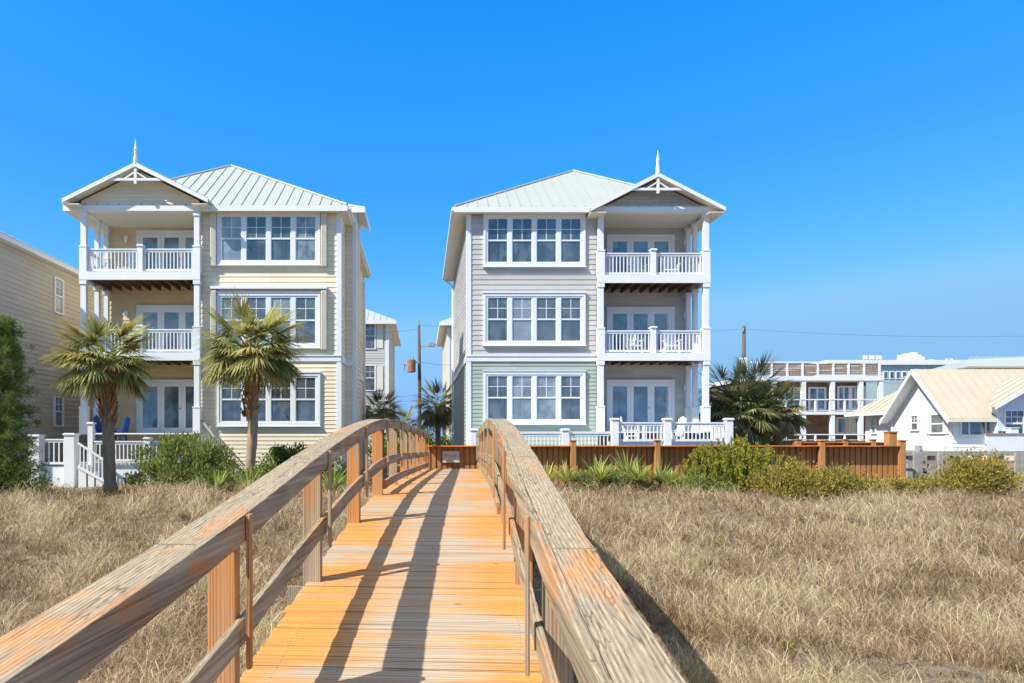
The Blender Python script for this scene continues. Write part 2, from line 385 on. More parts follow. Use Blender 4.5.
while d < 16:
    for u in (-1.25, -.42, .38):
        for dd in (.035, .10):
            z = zd(d+dd)+.0025; r_ = .006; uu = u+random.uniform(-.01,.01)
            n0 = len(mb.v)
            for k_ in range(6): mb.v.append((uu+r_*math.cos(k_*math.pi/3), d-.1+dd+r_*math.sin(k_*math.pi/3), z))
            mb._f(*range(n0, n0+6))
    d += .144
mb.build('screw_heads', 'grey_metal', BR, local=True)
for u0, u1 in ((-1.28,-1.24),(-.47,-.43),(.34,.38)):
    mb = MB(); ribbon(mb, u0, u1, .04, .28, D0+.05, DEND-.05, 40, zd); mb.build('stringer', 'siderail', BR, local=True)
postd = [1.5+2.25*i for i in range(-1, 10)]
for side in (-1, 1):
    def U(a):                                # distance outward from the inner rail face
        return -1.25-a if side < 0 else .38+a
    nm = 'weathered left handrail' if side < 0 else 'weathered right handrail'
    edges = [D0, .35, 3.1, 5.6, 8.4, 11.2, 14.0, 16.9, 19.9, DEND]
    mb = MB(); mb2 = MB()
    for a, b in zip(edges[:-1], edges[1:]):
        n = max(4, int((b-a)/.22)); ribbon(mb, *sorted((U(.005), U(.198))), 0, .038, a+.003, b-.003, n)
    mb.build('cap_board', 'caprail', BR, local=True, bevel=.004)
    for a, b in zip([D0, 1.6, 3.78, 6.03, 8.28, 10.53, 15.0, 19.5], [1.6, 3.78, 6.03, 8.28, 10.53, 15.0, 19.5, DEND]):
        n = max(4, int((b-a)/.22))
        mb = MB(); ribbon(mb, *sorted((U(-.036), U(.003))), -.006, .145, a+.002, b-.002, n); mb.build('top_rail_board', 'siderail', BR, local=True, bevel=.004)
        mb = MB(); ribbon(mb, *sorted((U(-.001), U(.038))), .60, .745, a+.002, b-.002, n); mb.build('middle_rail_board', 'siderail', BR, local=True, bevel=.004)
    mb = MB(); ribbon(mb, *sorted((U(-.001), U(.038))), .96, 1.09, 8.4 if side > 0 else 10.6, DEND, 50); mb.build('lower_rail_board', 'siderail', BR, local=True, bevel=.004)
    for d in postd:
        mb = MB(); gz = -.4; mb.cur = random.random()
        e = random.uniform(-.01, .01)
        mb.box(*sorted((U(.042), U(.20)+0)), d+e, d+e+.088, gz, zr(d)-.042)
        p_ = mb.build('rail_post', 'postwood', BR, local=True, bevel=.005)
        mb = MB(); mb.box(*sorted((U(-.062), U(-.038))), d-.055, d+.0, zr(d)-.86, zr(d)-.004)
        mb.build('splice_batten', 'postwood', BR, local=True, bevel=.003)
for d in postd[1:]:
    mb = MB(); mb.box(-1.62, .75, d+.10, d+.138, zd(d)-.34, zd(d)-.06); mb.build('cross_beam', 'siderail', BR, local=True)
# ---------------------------------------------------------------- orange fence
def fence(name, label, X0, X1, Y0, Y1, ztop, posts, ptop, board=.19, zb=.45, cap=True):
    T = thing(name, label, 'fence', ((X0+X1)/2, (Y0+Y1)/2, .6))
    L = X1-X0; yy = lambda x: Y0+(Y1-Y0)*(x-X0)/L
    mb = MB(); x = X0; i = 0
    while x < X1:
        x2 = min(x+board, X1); mb.box(x, x+board*.74, yy(x), yy(x)+.022, zb, ztop-.04)
        if x+board*1.1 < X1: mb.box(x+board*.62, x+board*1.12, yy(x)+.06, yy(x)+.082, zb, ztop-.045)
        x = x2; i += 1
    mb.build('fence_board', 'fencewood', T)['kind'] = 'stuff'
    if cap:
        mb = MB()
        for a, b in zip([X0]+posts, posts+[X1]):
            if b-a > .2: mb.beam((a+.003, yy(a)-.10, ztop-.02), (b-.003, yy(b)-.10, ztop-.02), .40, .04)
        mb.build('cap_board', 'fencecap', T, bevel=.004)
    for x in posts:
        mb = MB(); mb.box(x-.085, x+.085, yy(x)-.32, yy(x)-.16, zb-.2, ptop); mb.box(x-.11, x+.11, yy(x)-.345, yy(x)-.135, ptop, ptop+.035)
        mb.build('fence_post', 'fencewood', T, bevel=.005)
    return T
FY = 23.3
fx = lambda p: PX(p, FY)
fence('wooden_fence', 'long orange stained board fence running from the boardwalk end along the dune shrubs', fx(426), fx(904), FY, FY+.25, PZ(445.5, FY), [fx(p) for p in (488,572,656,740,821,902)], PZ(441, FY))
fence('wooden_fence', 'short orange board fence standing just behind the long dune fence near the white cottage', PX(793,27), PX(895,27), 27, 27.1, PZ(442,27), [PX(p,27) for p in (795,842,870)], PZ(440,27))
mb = MB(); xx = PX(891.5, 24.6); mb.box(xx-.14, xx+.14, 24.5, 24.8, .4, PZ(432.5, 24.6)); mb.box(xx-.17, xx+.17, 24.47, 24.83, PZ(432.5, 24.6), PZ(432.5,24.6)+.04)
tag(mb.build('gate_post', 'fencewood'), 'thick taller orange post rising behind the right end of the board fence', 'post')
# sign on the fence at the end of the boardwalk
SG = thing('sign', 'small cream sign with two faded lines of lettering on the fence at the boardwalk end', 'sign', (PX(451, 23), 23.02, 1.7))
yS = 23.26
mb = MB(); mb.box(PX(442.6,yS), PX(459.4,yS), yS-.03, yS-.005, PZ(462.5,yS), PZ(451,yS)); SGp = mb.build('sign_board', paint('cream_sign', (.58,.53,.42,1), .5, .06), SG)
mb = MB(); yz = yS-.034
def stroke(pts, w=.016):
    for a, b in zip(pts[:-1], pts[1:]): mb.beam((a[0], yz, a[1]), (b[0], yz, b[1]), w, .004, (0,1,0))
x0, zt = PX(445,yS), PZ(453,yS); hh = .15
for i, ch in enumerate([[(0,0),(0,1),(.7,.9),(.7,.6),(0,.5)], [(0,0),(0,.6),(.6,.6)], [(.3,0),(.3,.6)], [(0,.6),(.3,0),(.6,.6)], [(0,0),(.3,.6),(.6,0),(.1,.25),(.5,.25)], [(.3,0),(.3,.9),(.3,.6),(.6,.6),(0,.6)], [(.6,.1),(0,0),(0,.6),(.6,.5),(0,.3)]]):
    stroke([(x0+i*.057+p[0]*.05, zt-hh+p[1]*.13) for p in ch], .012)
for i in range(6): stroke([(x0+.06+i*.045, PZ(460,yS)), (x0+.085+i*.045, PZ(460,yS)+.02)], .01)
mb.build('lettering', paint('grey_lettering', (.16,.17,.17,1), .6, .1), SG)
# ---------------------------------------------------------------- house helpers
def siding(mb, p0, p1, z0, z1, course, n, clip=None, lip=.022):
    p0 = Vector((p0[0], p0[1], 0)); p1 = Vector((p1[0], p1[1], 0)); n = Vector((n[0], n[1], 0)); L = (p1-p0).length; u = (p1-p0)/L
    z = z0
    while z < z1-1e-4:
        zt = min(z+course, z1); a0, a1 = 0.0, L; b0, b1 = 0.0, L
        if clip:
            a0, a1 = clip(z); b0, b1 = clip(zt)
            if a1-a0 < .02: break
            if b1 < b0: b0 = b1 = (b0+b1)/2
        # courses are split into boards of varied length
        cuts = [0.0]
        while cuts[-1] < 1: cuts.append(min(1, cuts[-1]+random.uniform(1.5, 3.6)/max(L, .1)))
        for c0, c1 in zip(cuts[:-1], cuts[1:]):
            mb.cur = random.random()
            A = p0+u*(a0+(a1-a0)*c0); B = p0+u*(a0+(a1-a0)*c1); C_ = p0+u*(b0+(b1-b0)*c1); D = p0+u*(b0+(b1-b0)*c0)
            o1 = n*lip; o2 = n*.003; i_ = -n*.0
            mb.poly([A+o1+Vector((0,0,z)), B+o1+Vector((0,0,z)), C_+o2+Vector((0,0,zt)), D+o2+Vector((0,0,zt))])
            mb.poly([A+i_+Vector((0,0,z)), B+i_+Vector((0,0,z)), B+o1+Vector((0,0,z)), A+o1+Vector((0,0,z))])
        z = zt
    mb.cur = None
def seam_roof(parent, faces, mat, seam=.42, name='roof', th=.07):
    mb = MB(); mb.cur = .5
    for pts in faces:
        pts = [Vector(p) for p in pts]
        n = (pts[1]-pts[0]).cross(pts[2]-pts[0]).normalized()
        if n.z < 0: n = -n
        mb.slab(pts, (0,0,-th))
        s_ = (Vector((0,0,-1))-n*(-n.z)).normalized(); h = s_.cross(n).normalized(); o = pts[0]
        ab = [((p-o).dot(h), (p-o).dot(s_)) for p in pts]
        a = min(q[0] for q in ab)+seam*.5
        while a < max(q[0] for q in ab):
            bs = []
            for i in range(len(ab)):
                (a0, b0), (a1, b1) = ab[i], ab[(i+1) % len(ab)]
                if (a0-a)*(a1-a) < 0: bs.append(b0+(b1-b0)*(a-a0)/(a1-a0))
            if len(bs) == 2 and abs(bs[0]-bs[1]) > .1:
                p = o+h*a+s_*min(bs)+n*.02; q = o+h*a+s_*max(bs)+n*.02
                mb.beam(p, q, .022, .02, n)
            a += seam
        # ridge and hip caps
    return mb.build(name, mat, parent)
_win = {}
def window_mesh(w, h, mun):
    """white sash window, local origin at its lower left front corner on the wall plane; y negative is outward"""
    key = (round(w,3), round(h,3), mun)
    if key in _win: return _win[key]
    mb = MB(); f = .085; mid = h*.5
    mb.cur = .5
    mb.box(0, f, -.075, 0, 0, h); mb.box(w-f, w, -.075, 0, 0, h); mb.box(f, w-f, -.075, 0, 0, f*.8); mb.box(f, w-f, -.075, 0, h-f*.8, h)
    mb.box(f, w-f, -.062, -.01, mid-.03, mid+.03)
    for a in (f, w-f-.03): mb.box(a, a+.03, -.055, -.012, f*.8, h-f*.8)
    if mun:
        mb.box(w/2-.012, w/2+.012, -.048, -.012, mid+.03, h-f*.8); mb.box(f, w-f, -.046, -.013, (mid+h)/2-.03, (mid+h)/2-.006)
    me = mb.build('window', 'trimblue'); 
    m2 = MB(); m2.cur = .5; m2.box(f+.002, w-f-.002, -.034, -.008, f*.8, mid-.03); m2.box(f+.002, w-f-.002, -.034, -.008, mid+.03, h-f*.8)
    pn = m2.build('pane', 'glass')
    r_ = (me.data, pn.data); bpy.data.objects.remove(me); bpy.data.objects.remove(pn); _win[key] = r_; return r_
def add_window(parent, x, y, z, w, h, mun=True, mat='glass', rz=0):
    a, b = window_mesh(w, h, mun)
    o = bpy.data.objects.new('window', a); COL.objects.link(o); o.parent = parent; o.location = Vector((x,y,z))-worldloc(parent); o.rotation_euler.z = rz
    p = bpy.data.objects.new('pane', b); COL.objects.link(p); p.parent = o
    if mat != 'glass':
        p.material_slots[0].link = 'OBJECT'; p.material_slots[0].material = M[mat]
    return o
def bank(parent, X0, X1, Z0, Z1, Y, n=4, mats=None, mun=True):
    b = .085; mb = MB(); mb.cur = .5
    mb.box(X0, X0+b, Y-.10, Y, Z0, Z1); mb.box(X1-b, X1, Y-.10, Y, Z0, Z1)
    mb.box(X0+b, X1-b, Y-.10, Y, Z1-.12, Z1); mb.box(X0-.03, X1+.03, Y-.13, Y, Z1, Z1+.035); mb.box(X0+b, X1-b, Y-.10, Y, Z0, Z0+.12); mb.box(X0-.03, X1+.03, Y-.14, Y, Z0-.03, Z0)
    mb.build('window_casing', 'trimblue', parent)
    w = (X1-X0-2*b)/n
    for i in range(n): add_window(parent, X0+b+i*w, Y, Z0+.12, w, Z1-Z0-.24, mun, (mats or ['glass']*n)[i])
_bal = {}
def railing(parent, A, B, zt, zb, mat='white', step=.135, wb=.035, name='railing', bal=True):
    A = Vector((*A, 0)); B = Vector((*B, 0)); L = (B-A).length; u = (B-A)/L
    mb = MB(); mb.cur = .5
    mb.beam(A+Vector((0,0,zt-.02)), B+Vector((0,0,zt-.02)), .10, .045); mb.beam(A+Vector((0,0,zt-.085)), B+Vector((0,0,zt-.085)), .045, .075); mb.beam(A+Vector((0,0,zb+.10)), B+Vector((0,0,zb+.10)), .045, .08)
    r_ = mb.build(name, mat, parent)
    if not bal: return r_
    h = zt-zb-.26; key = (round(h,3), wb, mat)
    if key not in _bal:
        m = MB(); m.cur = .5; m.box(-wb/2, wb/2, -wb/2, wb/2, 0, h); t_ = m.build('baluster', mat); _bal[key] = t_.data; bpy.data.objects.remove(t_)
    n = max(1, int(L/step)); 
    for i in range(n):
        o = bpy.data.objects.new('baluster', _bal[key]); COL.objects.link(o); o.parent = r_
        o.location = A+u*(L*(i+.5)/n)+Vector((0,0,zb+.139))-worldloc(parent)
    return r_
def french_doors(parent, x0, x1, y, z0, z1, mats=('doorglass',)*3):
    """three tall glazed white door leaves on a porch wall that faces -Y"""
    mb = MB(); mb.cur = .5; c = .12
    mb.box(x0, x0+c, y-.06, y, z0, z1); mb.box(x1-c, x1, y-.06, y, z0, z1); mb.box(x0+c, x1-c, y-.06, y, z1-c, z1)
    mb.build('door_casing', 'white', parent)
    w = (x1-x0-2*c)/3
    for i in range(3):
        a = x0+c+i*w; f = .14; mb = MB(); mb.cur = .5
        mb.box(a+.004, a+f, y-.05, y-.001, z0, z1-c-.004); mb.box(a+w-f, a+w-.004, y-.05, y-.001, z0, z1-c-.004)
        mb.box(a+f, a+w-f, y-.05, y-.001, z0, z0+.22); mb.box(a+f, a+w-f, y-.05, y-.001, z1-c-.17, z1-c-.004)
        dr = mb.build('door', 'white', parent)
        mb = MB(); mb.cur = .5; mb.box(a+f+.002, a+w-f-.002, y-.03, y-.004, z0+.22, z1-c-.17); mb.build('pane', mats[i], dr)
        if i == 1:
            mb = MB(); mb.tube([(a+w-.06,y-.05,z0+1.0),(a+w-.06,y-.09,z0+1.0)], .025); mb.tube([(a+w-.07,y-.09,z0+1.0),(a+w-.17,y-.09,z0+1.0)], .012); mb.build('handle', 'grey_metal', dr)
def column(parent, x, y, z0, z1, w=.20, mat='white', base=0.95):
    mb = MB(); mb.cur = .5; h = w/2
    if base: mb.box(x-h-.035, x+h+.035, y-h-.035, y+h+.035, z0, z0+base); mb.box(x-h-.05, x+h+.05, y-h-.05, y+h+.05, z0+base, z0+base+.05); b0 = z0+base+.05
    else: b0 = z0
    mb.box(x-h, x+h, y-h, y+h, b0, z1-.16); mb.box(x-h-.03, x+h+.03, y-h-.03, y+h+.03, z1-.16, z1)
    return mb.build('column', mat, parent)
def newel(parent, x, y, z0, z1, w=.2, mat='white', name='newel_post'):
    mb = MB(); mb.cur = .5; h = w/2; mb.box(x-h, x+h, y-h, y+h, z0, z1); mb.box(x-h-.035, x+h+.035, y-h-.035, y+h+.035, z1, z1+.045); mb.box(x-h-.01, x+h+.01, y-h-.01, y+h+.01, z1+.045, z1+.07)
    return mb.build(name, mat, parent)
def beach_house(H, side, YF, YP, xw, xm, cL, cR, xin, depth, zfl, z_belt, z_eave, banks, apex, eave, gable, mats, YD):
    """side=-1: porch on the left of the main front; xw: outer corner X of the porch side; xm: outer corner of the main front.
    cL,cR: porch column centres; YD the porch door wall"""
    up, low, pw = mats
    z0 = .3
    mx0, mx1 = (min(xm, xin), max(xm, xin))
    px0, px1 = (min(xin, xw), max(xin, xw))
    YB = YF+depth
    # core walls (plain solids a little inside the siding)
    mb = MB(); mb.cur = .5
    mb.box(mx0+.0, mx1, YF+.002, YB, z0, z_eave-.02); mb.box(px0 if side > 0 else px0, px1 if side > 0 else px1, YD+.002, YB-.001, z0, z_eave-.021)
    mb.build('wall_core', up, H)
    # main front siding
    mb = MB(); siding(mb, (mx0, YF), (mx1, YF), z_belt+.24, z_eave-.02, .20, (0,-1)); mb.build('upper_siding', up, H)
    mb = MB(); siding(mb, (mx0, YF), (mx1, YF), z0+.3, z_belt, .155, (0,-1)); mb.build('lower_siding', low, H)
    # outer side wall of the main part, seen edge on
    sx = -1 if side > 0 else 1; xs_ = xm
    a, b = ((xm, YB), (xm, YF)) if sx < 0 else ((xm, YF), (xm, YB))
    mb = MB(); siding(mb, a, b, z_belt+.24, z_eave-.02, .20, (sx,0)); mb.build('upper_siding', up, H)
    mb = MB(); siding(mb, a, b, z0+.3, z_belt, .155, (sx,0)); mb.build('lower_siding', low, H)
    a, b = ((xw, YD), (xw, YB)) if side > 0 else ((xw, YB), (xw, YD))
    mb = MB(); siding(mb, a, b, z0+.3, z_eave-.02, .20, (side,0)); mb.build('upper_siding', up, H)
    # belt, corner boards
    mb = MB(); mb.cur = .5; mb.box(mx0-.03, mx1+.03, YF-.06, YF, z_belt, z_belt+.20); mb.box(mx0-.05, mx1+.04, YF-.09, YF, z_belt+.20, z_belt+.24)
    mb.box(*sorted((xm, xm+sx*.06)), YF-.0, YB, z_belt, z_belt+.24); mb.build('belt_board', 'trimblue', H)
    mb = MB(); mb.cur = .5; mb.box(*sorted((xm+sx*.035, xm-sx*.15)), YF-.045, YF+.0, z0, z_belt); mb.box(*sorted((xm+sx*.035, xm-sx*.15)), YF-.045, YF, z_belt+.24, z_eave-.06)
    mb.box(*sorted((xm+sx*.037, xm)), YF, YF+.15, z0, z_eave-.06); mb.box(*sorted((xm+sx*.04, xm)), YB-.15, YB, z0, z_eave-.06); mb.build('corner_board', 'trimblue', H)
    # frieze under the eave
    mb = MB(); mb.cur = .5; mb.box(mx0+.16, mx1, YF-.05, YF, z_eave-.20, z_eave-.02); mb.build('frieze_board', 'trimblue', H)
    for (bx0, bx1, bz0, bz1, ms) in banks: bank(H, bx0, bx1, bz0, bz1, YF, 4, ms)
    # roof: hip
    ex0, ex1, ey0, ey1 = eave; ax, ay, az = apex; ze = z_eave; ar = ey1-(ay-ey0)
    c = [(ex0,ey0,ze),(ex1,ey0,ze),(ex1,ey1,ze),(ex0,ey1,ze)]; r0 = (ax,ay,az); r1 = (ax,max(ar,ay+.5),az)
    rf = seam_roof(H, [[c[0],c[1],r0],[c[1],c[2],r1,r0],[c[2],c[3],r1],[c[3],c[0],r0,r1]], 'metalroof')
    mb = MB(); mb.cur = .5
    for a, b in ((c[0],r0),(c[1],r0),(c[2],r1),(c[3],r1),(r0,r1)): mb.tube([Vector(a)+Vector((0,0,.02)), Vector(b)+Vector((0,0,.02))], .055, 6)
    mb.build('ridge_cap', 'metalroof', rf)
    mb = MB(); mb.cur = .5
    mb.box(ex0-.02, ex1+.02, ey0-.02, ey0+.02, ze-.22, ze-.01); mb.box(ex0-.02, ex1+.02, ey1-.02, ey1+.02, ze-.22, ze-.01)
    mb.box(ex0-.02, ex0+.02, ey0+.02, ey1-.02, ze-.22, ze-.01); mb.box(ex1-.02, ex1+.02, ey0+.02, ey1-.02, ze-.22, ze-.01); mb.build('fascia', 'white', H)
    mb = MB(); mb.cur = .5; mb.box(ex0+.02, ex1-.02, ey0+.02, ey1-.02, ze-.20, ze-.16); mb.build('soffit', 'soffit', H)
    # gutter on the eave
    mb = MB(); mb.cur = .5; gx = ex0-.07 if sx < 0 else ex1+.07
    mb.box(gx-.05, gx+.05, ey0, ey1, ze-.15, ze-.03); mb.tube([(gx, ey1-.2, ze-.15), (xm+sx*.10, ey1-.5, ze-.6), (xm+sx*.10, ey1-.5, z0)], .045, 6); mb.build('gutter', 'white', H)
    # porch
    gx0, gx1, gyf, gze, gxa, gza = gable
    zb1 = z_eave+.06
    FL = zfl
    hc = .10; yc = YP+.12; ybk = YD-.35
    for fl in range(3):
        zt = FL[fl]; ztop = (FL[fl+1]-.29) if fl < 2 else zb1-.28
        for x, y in ((cL, yc), (cR, yc)): column(H, x, y, zt+.0, ztop)
        ox = cL if side < 0 else cR
        for y in (yc+1.05, ybk+.15): column(H, ox, y, zt, ztop, .17)
        # floor, fascia, joists
        mb = MB(); mb.cur = .5; mb.box(px0-.02, px1+.02, YP+.05, YD, zt-.05, zt); mb.build('porch_floor', 'white', H)
        if fl:
            mb = MB(); mb.cur = .5
            mb.box(cL-.14, cR+.14, YP-.02, YP+.05, zt-.29, zt+.015)
            mb.box(*sorted((ox+side*.14, ox+side*.08)), YP+.05, YD, zt-.29, zt+.015); mb.build('balcony_fascia', 'white', H)
            mb = MB(); x = px0+.2
            while x < px1-.1: mb.box(x, x+.045, YP+.06, YD-.03, zt-.25, zt-.06); x += .40
            mb.box(px0+.05, px1-.05, YP+.05+.3, YD-.02, zt-.058, zt-.051)
            mb.build('joists', 'brownwood', H)
            ztr = zt+.93; cm = (cL+cR)/2
            newel(H, cm, yc, zt, ztr+.06, .19)
            railing(H, (cL+.14, yc), (cm-.1, yc), ztr-.03, zt); railing(H, (cm+.1, yc), (cR-.14, yc), ztr-.03, zt)
            railing(H, (ox, yc+.14), (ox, yc+.96), ztr-.03, zt, step=.17)
        # porch back wall with doors
        zc = ztop+.12 if fl == 2 else ztop
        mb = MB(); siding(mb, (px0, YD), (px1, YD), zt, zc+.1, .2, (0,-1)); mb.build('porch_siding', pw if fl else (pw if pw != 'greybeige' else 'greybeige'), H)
        # inner return wall beside main front
        inx = xin; sgn = 1 if side > 0 else -1
        a, b = ((inx, YF), (inx, YD)) if side > 0 else ((inx, YD), (inx, YF))
        # (a wall that faces the porch side)
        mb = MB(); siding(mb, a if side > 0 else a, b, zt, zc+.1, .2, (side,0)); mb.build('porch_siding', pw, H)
        d0_ = .80 if side > 0 else .30; dx0, dx1 = xin+side*d0_, xin+side*(d0_+2.85)
        dx0, dx1 = sorted((dx0, dx1)); french_doors(H, dx0, dx1, YD-.02, zt+.01, zt+2.2)
        lx = (dx1+.45 if side > 0 else dx0-.40)
        mb = MB(); mb.cur = .5; mb.box(lx-.05, lx+.05, YD-.05, YD-.02, zt+1.75, zt+2.0); mb.tube([(lx,YD-.13,zt+1.7),(lx,YD-.13,zt+1.78),(lx,YD-.13,zt+1.95),(lx,YD-.13,zt+2.0)], [.05,.07,.075,.02], 8); mb.box(lx-.015, lx+.015, YD-.13, YD-.05, zt+1.96, zt+1.98); mb.build('porch_lamp', 'white', H)
    # ceiling + header beam
    mb = MB(); mb.cur = .5; mb.box(px0, px1, YP+.2, YD, zb1-.10, zb1-.06); mb.build('porch_ceiling', 'soffit', H)
    mb = MB(); mb.cur = .5; mb.box(cL-.14, cR+.14, YP+.0, YP+.22, zb1-.28, zb1-.02)
    ox = cL if side < 0 else cR; mb.box(ox-.1, ox+.1, YP+.22, YD, zb1-.28, zb1-.02); mb.build('header_beam', 'white', H)
    # gable wall
    s_ = (gza-gze)/((gx1-gx0)/2); gm = (gx0+gx1)/2
    def clip(z):
        half = (gza-.12-z)/s_-.06; a_ = max(cL-.1, gm-half); b_ = min(cR+.1, gm+half); return (a_-(cL-.1), b_-(cL-.1))
    mb = MB(); siding(mb, (cL-.1, YP+.06), (cR+.1, YP+.06), zb1-.02, gza-.14, .14, (0,-1), clip); mb.build('gable_shingles', 'shingle' if pw != 'porchwall' else 'cream', H)
    L_, R_, T_ = Vector((gx0,gyf,gze)), Vector((gx1,gyf,gze)), Vector((gm,gyf,gza)); back = Vector((0, ay-gyf, 0))
    seam_roof(H, [[L_, T_, T_+back, L_+back], [T_, R_, R_+back, T_+back]], 'metalroof', .4, 'gable_roof', .06)
    mb = MB(); mb.cur = .5; dn = Vector((0,0,-.15))
    for a, b in ((L_, T_), (T_, R_)): mb.slab([a+Vector((0,-.02,-.0)), b+Vector((0,-.02,-.0)), b+dn+Vector((0,-.02,0)), a+dn+Vector((0,-.02,0))], (0,.05,0))
    mb.build('rake_board', 'white', H)
    mb = MB(); mb.cur = .5; dn = Vector((0,0,-.07))
    for a, b in ((L_, T_), (T_, R_)): mb.slab([a+dn+Vector((0,.03,0)), b+dn+Vector((0,.03,0)), b+dn+Vector((0,YP-gyf+.04,0)), a+dn+Vector((0,YP-gyf+.04,0))], (0,0,-.02))
    for a, sg_ in ((L_, 1), (R_, -1)): mb.box(*sorted((a.x, a.x+sg_*.62)), gyf+.03, gyf+3.0, gze-.2, gze-.17)
    mb.build('gable_soffit', 'soffit', H)
    mb = MB(); mb.cur = .5; y0 = gyf+.01
    mb.box(gm-.05, gm+.05, y0, y0+.07, gza-.78, gza-.12); mb.beam((gm-1.05, y0+.035, gza-.62), (gm+1.05, y0+.035, gza-.62), .06, .09)
    for q in (-1, 1): mb.beam((gm+q*.42, y0+.035, gza-.60), (gm+q*.05, y0+.035, gza-.36), .05, .05)
    mb.build('gable_bracket', 'white', H)
    mb = MB(); mb.cur = .5; mb.tube([(gm,gyf+.05,gza-.05),(gm,gyf+.05,gza+.22),(gm,gyf+.05,gza+.24),(gm,gyf+.05,gza+.46),(gm,gyf+.05,gza+.50),(gm,gyf+.05,gza+.54),(gm,gyf+.05,gza+.88)], [.085,.075,.055,.05,.07,.045,.008], 10); mb.build('finial', 'white', H)
# --- right house
YF, YP = 27.0, 26.65
HR = thing('beach_house', 'three storey grey and sage beach house with stacked white balconies right of the boardwalk', 'house', (6.5, 33, .65), 'tall twin beach houses')
zf = [PZ(431.5, 26.65), PZ(353.2, 26.65), PZ(275.4, 26.65)]
bk = []
for (a, b, ms) in ((214.7, 267, ['glass']*4), (293.5, 345.6, ['glass','curtain','glass','glass']), (371.5, 424, ['glass','curtain','curtain','glass'])):
    bk.append((PX(483.2, YF), PX(585, YF), PZ(b, YF), PZ(a, YF), ms))
ZE = PZ(205.5, 26.5)
beach_house(HR, 1, YF, YP, PX(709.5, YP), PX(467.3, YF), PX(601.3, YP), PX(706.8, YP), PX(598, YF), 11.0, zf, PZ(361.5, YF), ZE, bk,
            (6.85, 31.0, PZ(171, 31)), (1.27, 11.62, 26.62, 38.4), (PX(591, 26.2), PX(725.6, 26.2), 26.2, PZ(207, 26.2), 0, PZ(172.6, 26.2)), ('greybeige', 'sage', 'greybeige'), 28.75)
# --- left house
YF2, YP2 = 26.1, 25.75
HL = thing('beach_house', 'three storey cream beach house with stacked white balconies left of the boardwalk', 'house', (-8, 32, .65), 'tall twin beach houses')
zf2 = [PZ(433, YP2), PZ(352.7, YP2), PZ(272, YP2)]
bk = []
for (a, b, ms) in ((212.5, 265.5, ['curtain','glass','glass','curtain']), (293, 348, ['curtain','glass','curtain','glass']), (373, 426, ['glass']*4)):
    bk.append((PX(217.5, YF2), PX(320.5, YF2), PZ(b, YF2), PZ(a, YF2), ms))
ZE2 = PZ(204, 25.6)
beach_house(HL, -1, YF2, YP2, PX(80, YP2), PX(340.5, YF2), PX(82.8, YP2), PX(196.4, YP2), PX(200, YF2), 10.2, zf2, PZ(361.5, YF2), ZE2, bk,
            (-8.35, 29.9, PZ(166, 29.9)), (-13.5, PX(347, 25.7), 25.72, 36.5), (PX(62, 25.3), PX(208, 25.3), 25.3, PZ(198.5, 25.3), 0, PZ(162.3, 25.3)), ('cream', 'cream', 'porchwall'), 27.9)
# shutters rolled beside the two upper left banks
for (a, b) in ((210, 267), (291, 350)):
    for (x0, x1) in ((211.5, 217), (321.5, 327)):
        mb = MB(); X0, X1 = PX(x0, YF2), PX(x1, YF2); Z0, Z1 = PZ(b, YF2), PZ(a, YF2); mb.cur = .5; mb.box(X0, X1, YF2-.16, YF2-.03, Z0, Z1)
        x = X0+.03
        while x < X1-.02: mb.box(x, x+.02, YF2-.178, YF2-.16, Z0+.02, Z1-.02); x += .05
        mb.build('storm_shutter', 'soffit', HL)
    mb = MB(); mb.cur = .5; mb.box(PX(211, YF2), PX(327.5, YF2), YF2-.19, YF2-.0, PZ(a-.3, YF2)+.04, PZ(a-.3, YF2)+.14); mb.build('shutter_track', 'white', HL)
# bay on the right flank of the left house
mb = MB(); mb.cur = .5; bx = PX(355.5, 27.6); mb.box(-3.12, bx, 27.62, 29.6, .4, 11.5); mb.build('bay_core', 'tan', HL)
mb = MB(); siding(mb, (-3.1, 27.6), (bx, 27.6), .5, 11.5, .19, (0,-1)); siding(mb, (bx, 27.6), (bx, 29.6), .5, 11.5, .19, (1,0)); mb.build('bay_siding', 'cream', HL)
mb = MB(); mb.cur = .5; mb.box(bx-.12, bx+.035, 27.55, 27.6, .5, 11.5); mb.box(bx+.0, bx+.036, 27.6, 27.74, .5, 11.5); mb.box(-3.1, bx+.02, 27.54, 27.6, PZ(361.5,YF2), PZ(361.5,YF2)+.2); mb.build('corner_board', 'trimblue', HL)
mb = MB(); mb.cur = .5; mb.slab([(-3.3,27.2,11.78),(bx+.4,27.2,11.62),(bx+.4,30,11.62),(-3.3,30,11.78)], (0,0,-.06)); mb.box(-3.3, bx+.42, 27.16, 27.2, 11.38, 11.60); mb.box(bx+.38, bx+.42, 27.2, 30, 11.38, 11.60); mb.build('bay_roof', 'white', HL)
mb = MB(); mb.cur = .5
for x0, y0 in ((PX(206,26), 25.95),): pass
mb.beam((PX(201.5,25.9), 25.9, PZ(420,25.9)), (PX(226,25.0), 25.0, PZ(452,25.0)), .05, .05); mb.tube([(PX(226,25),25,.6),(PX(226,25),25,PZ(452,25))], .03); 
tag(mb.build('stair_handrail', 'grey_metal'), 'thin grey sloping handrail beside the cream house porch column', 'handrail')
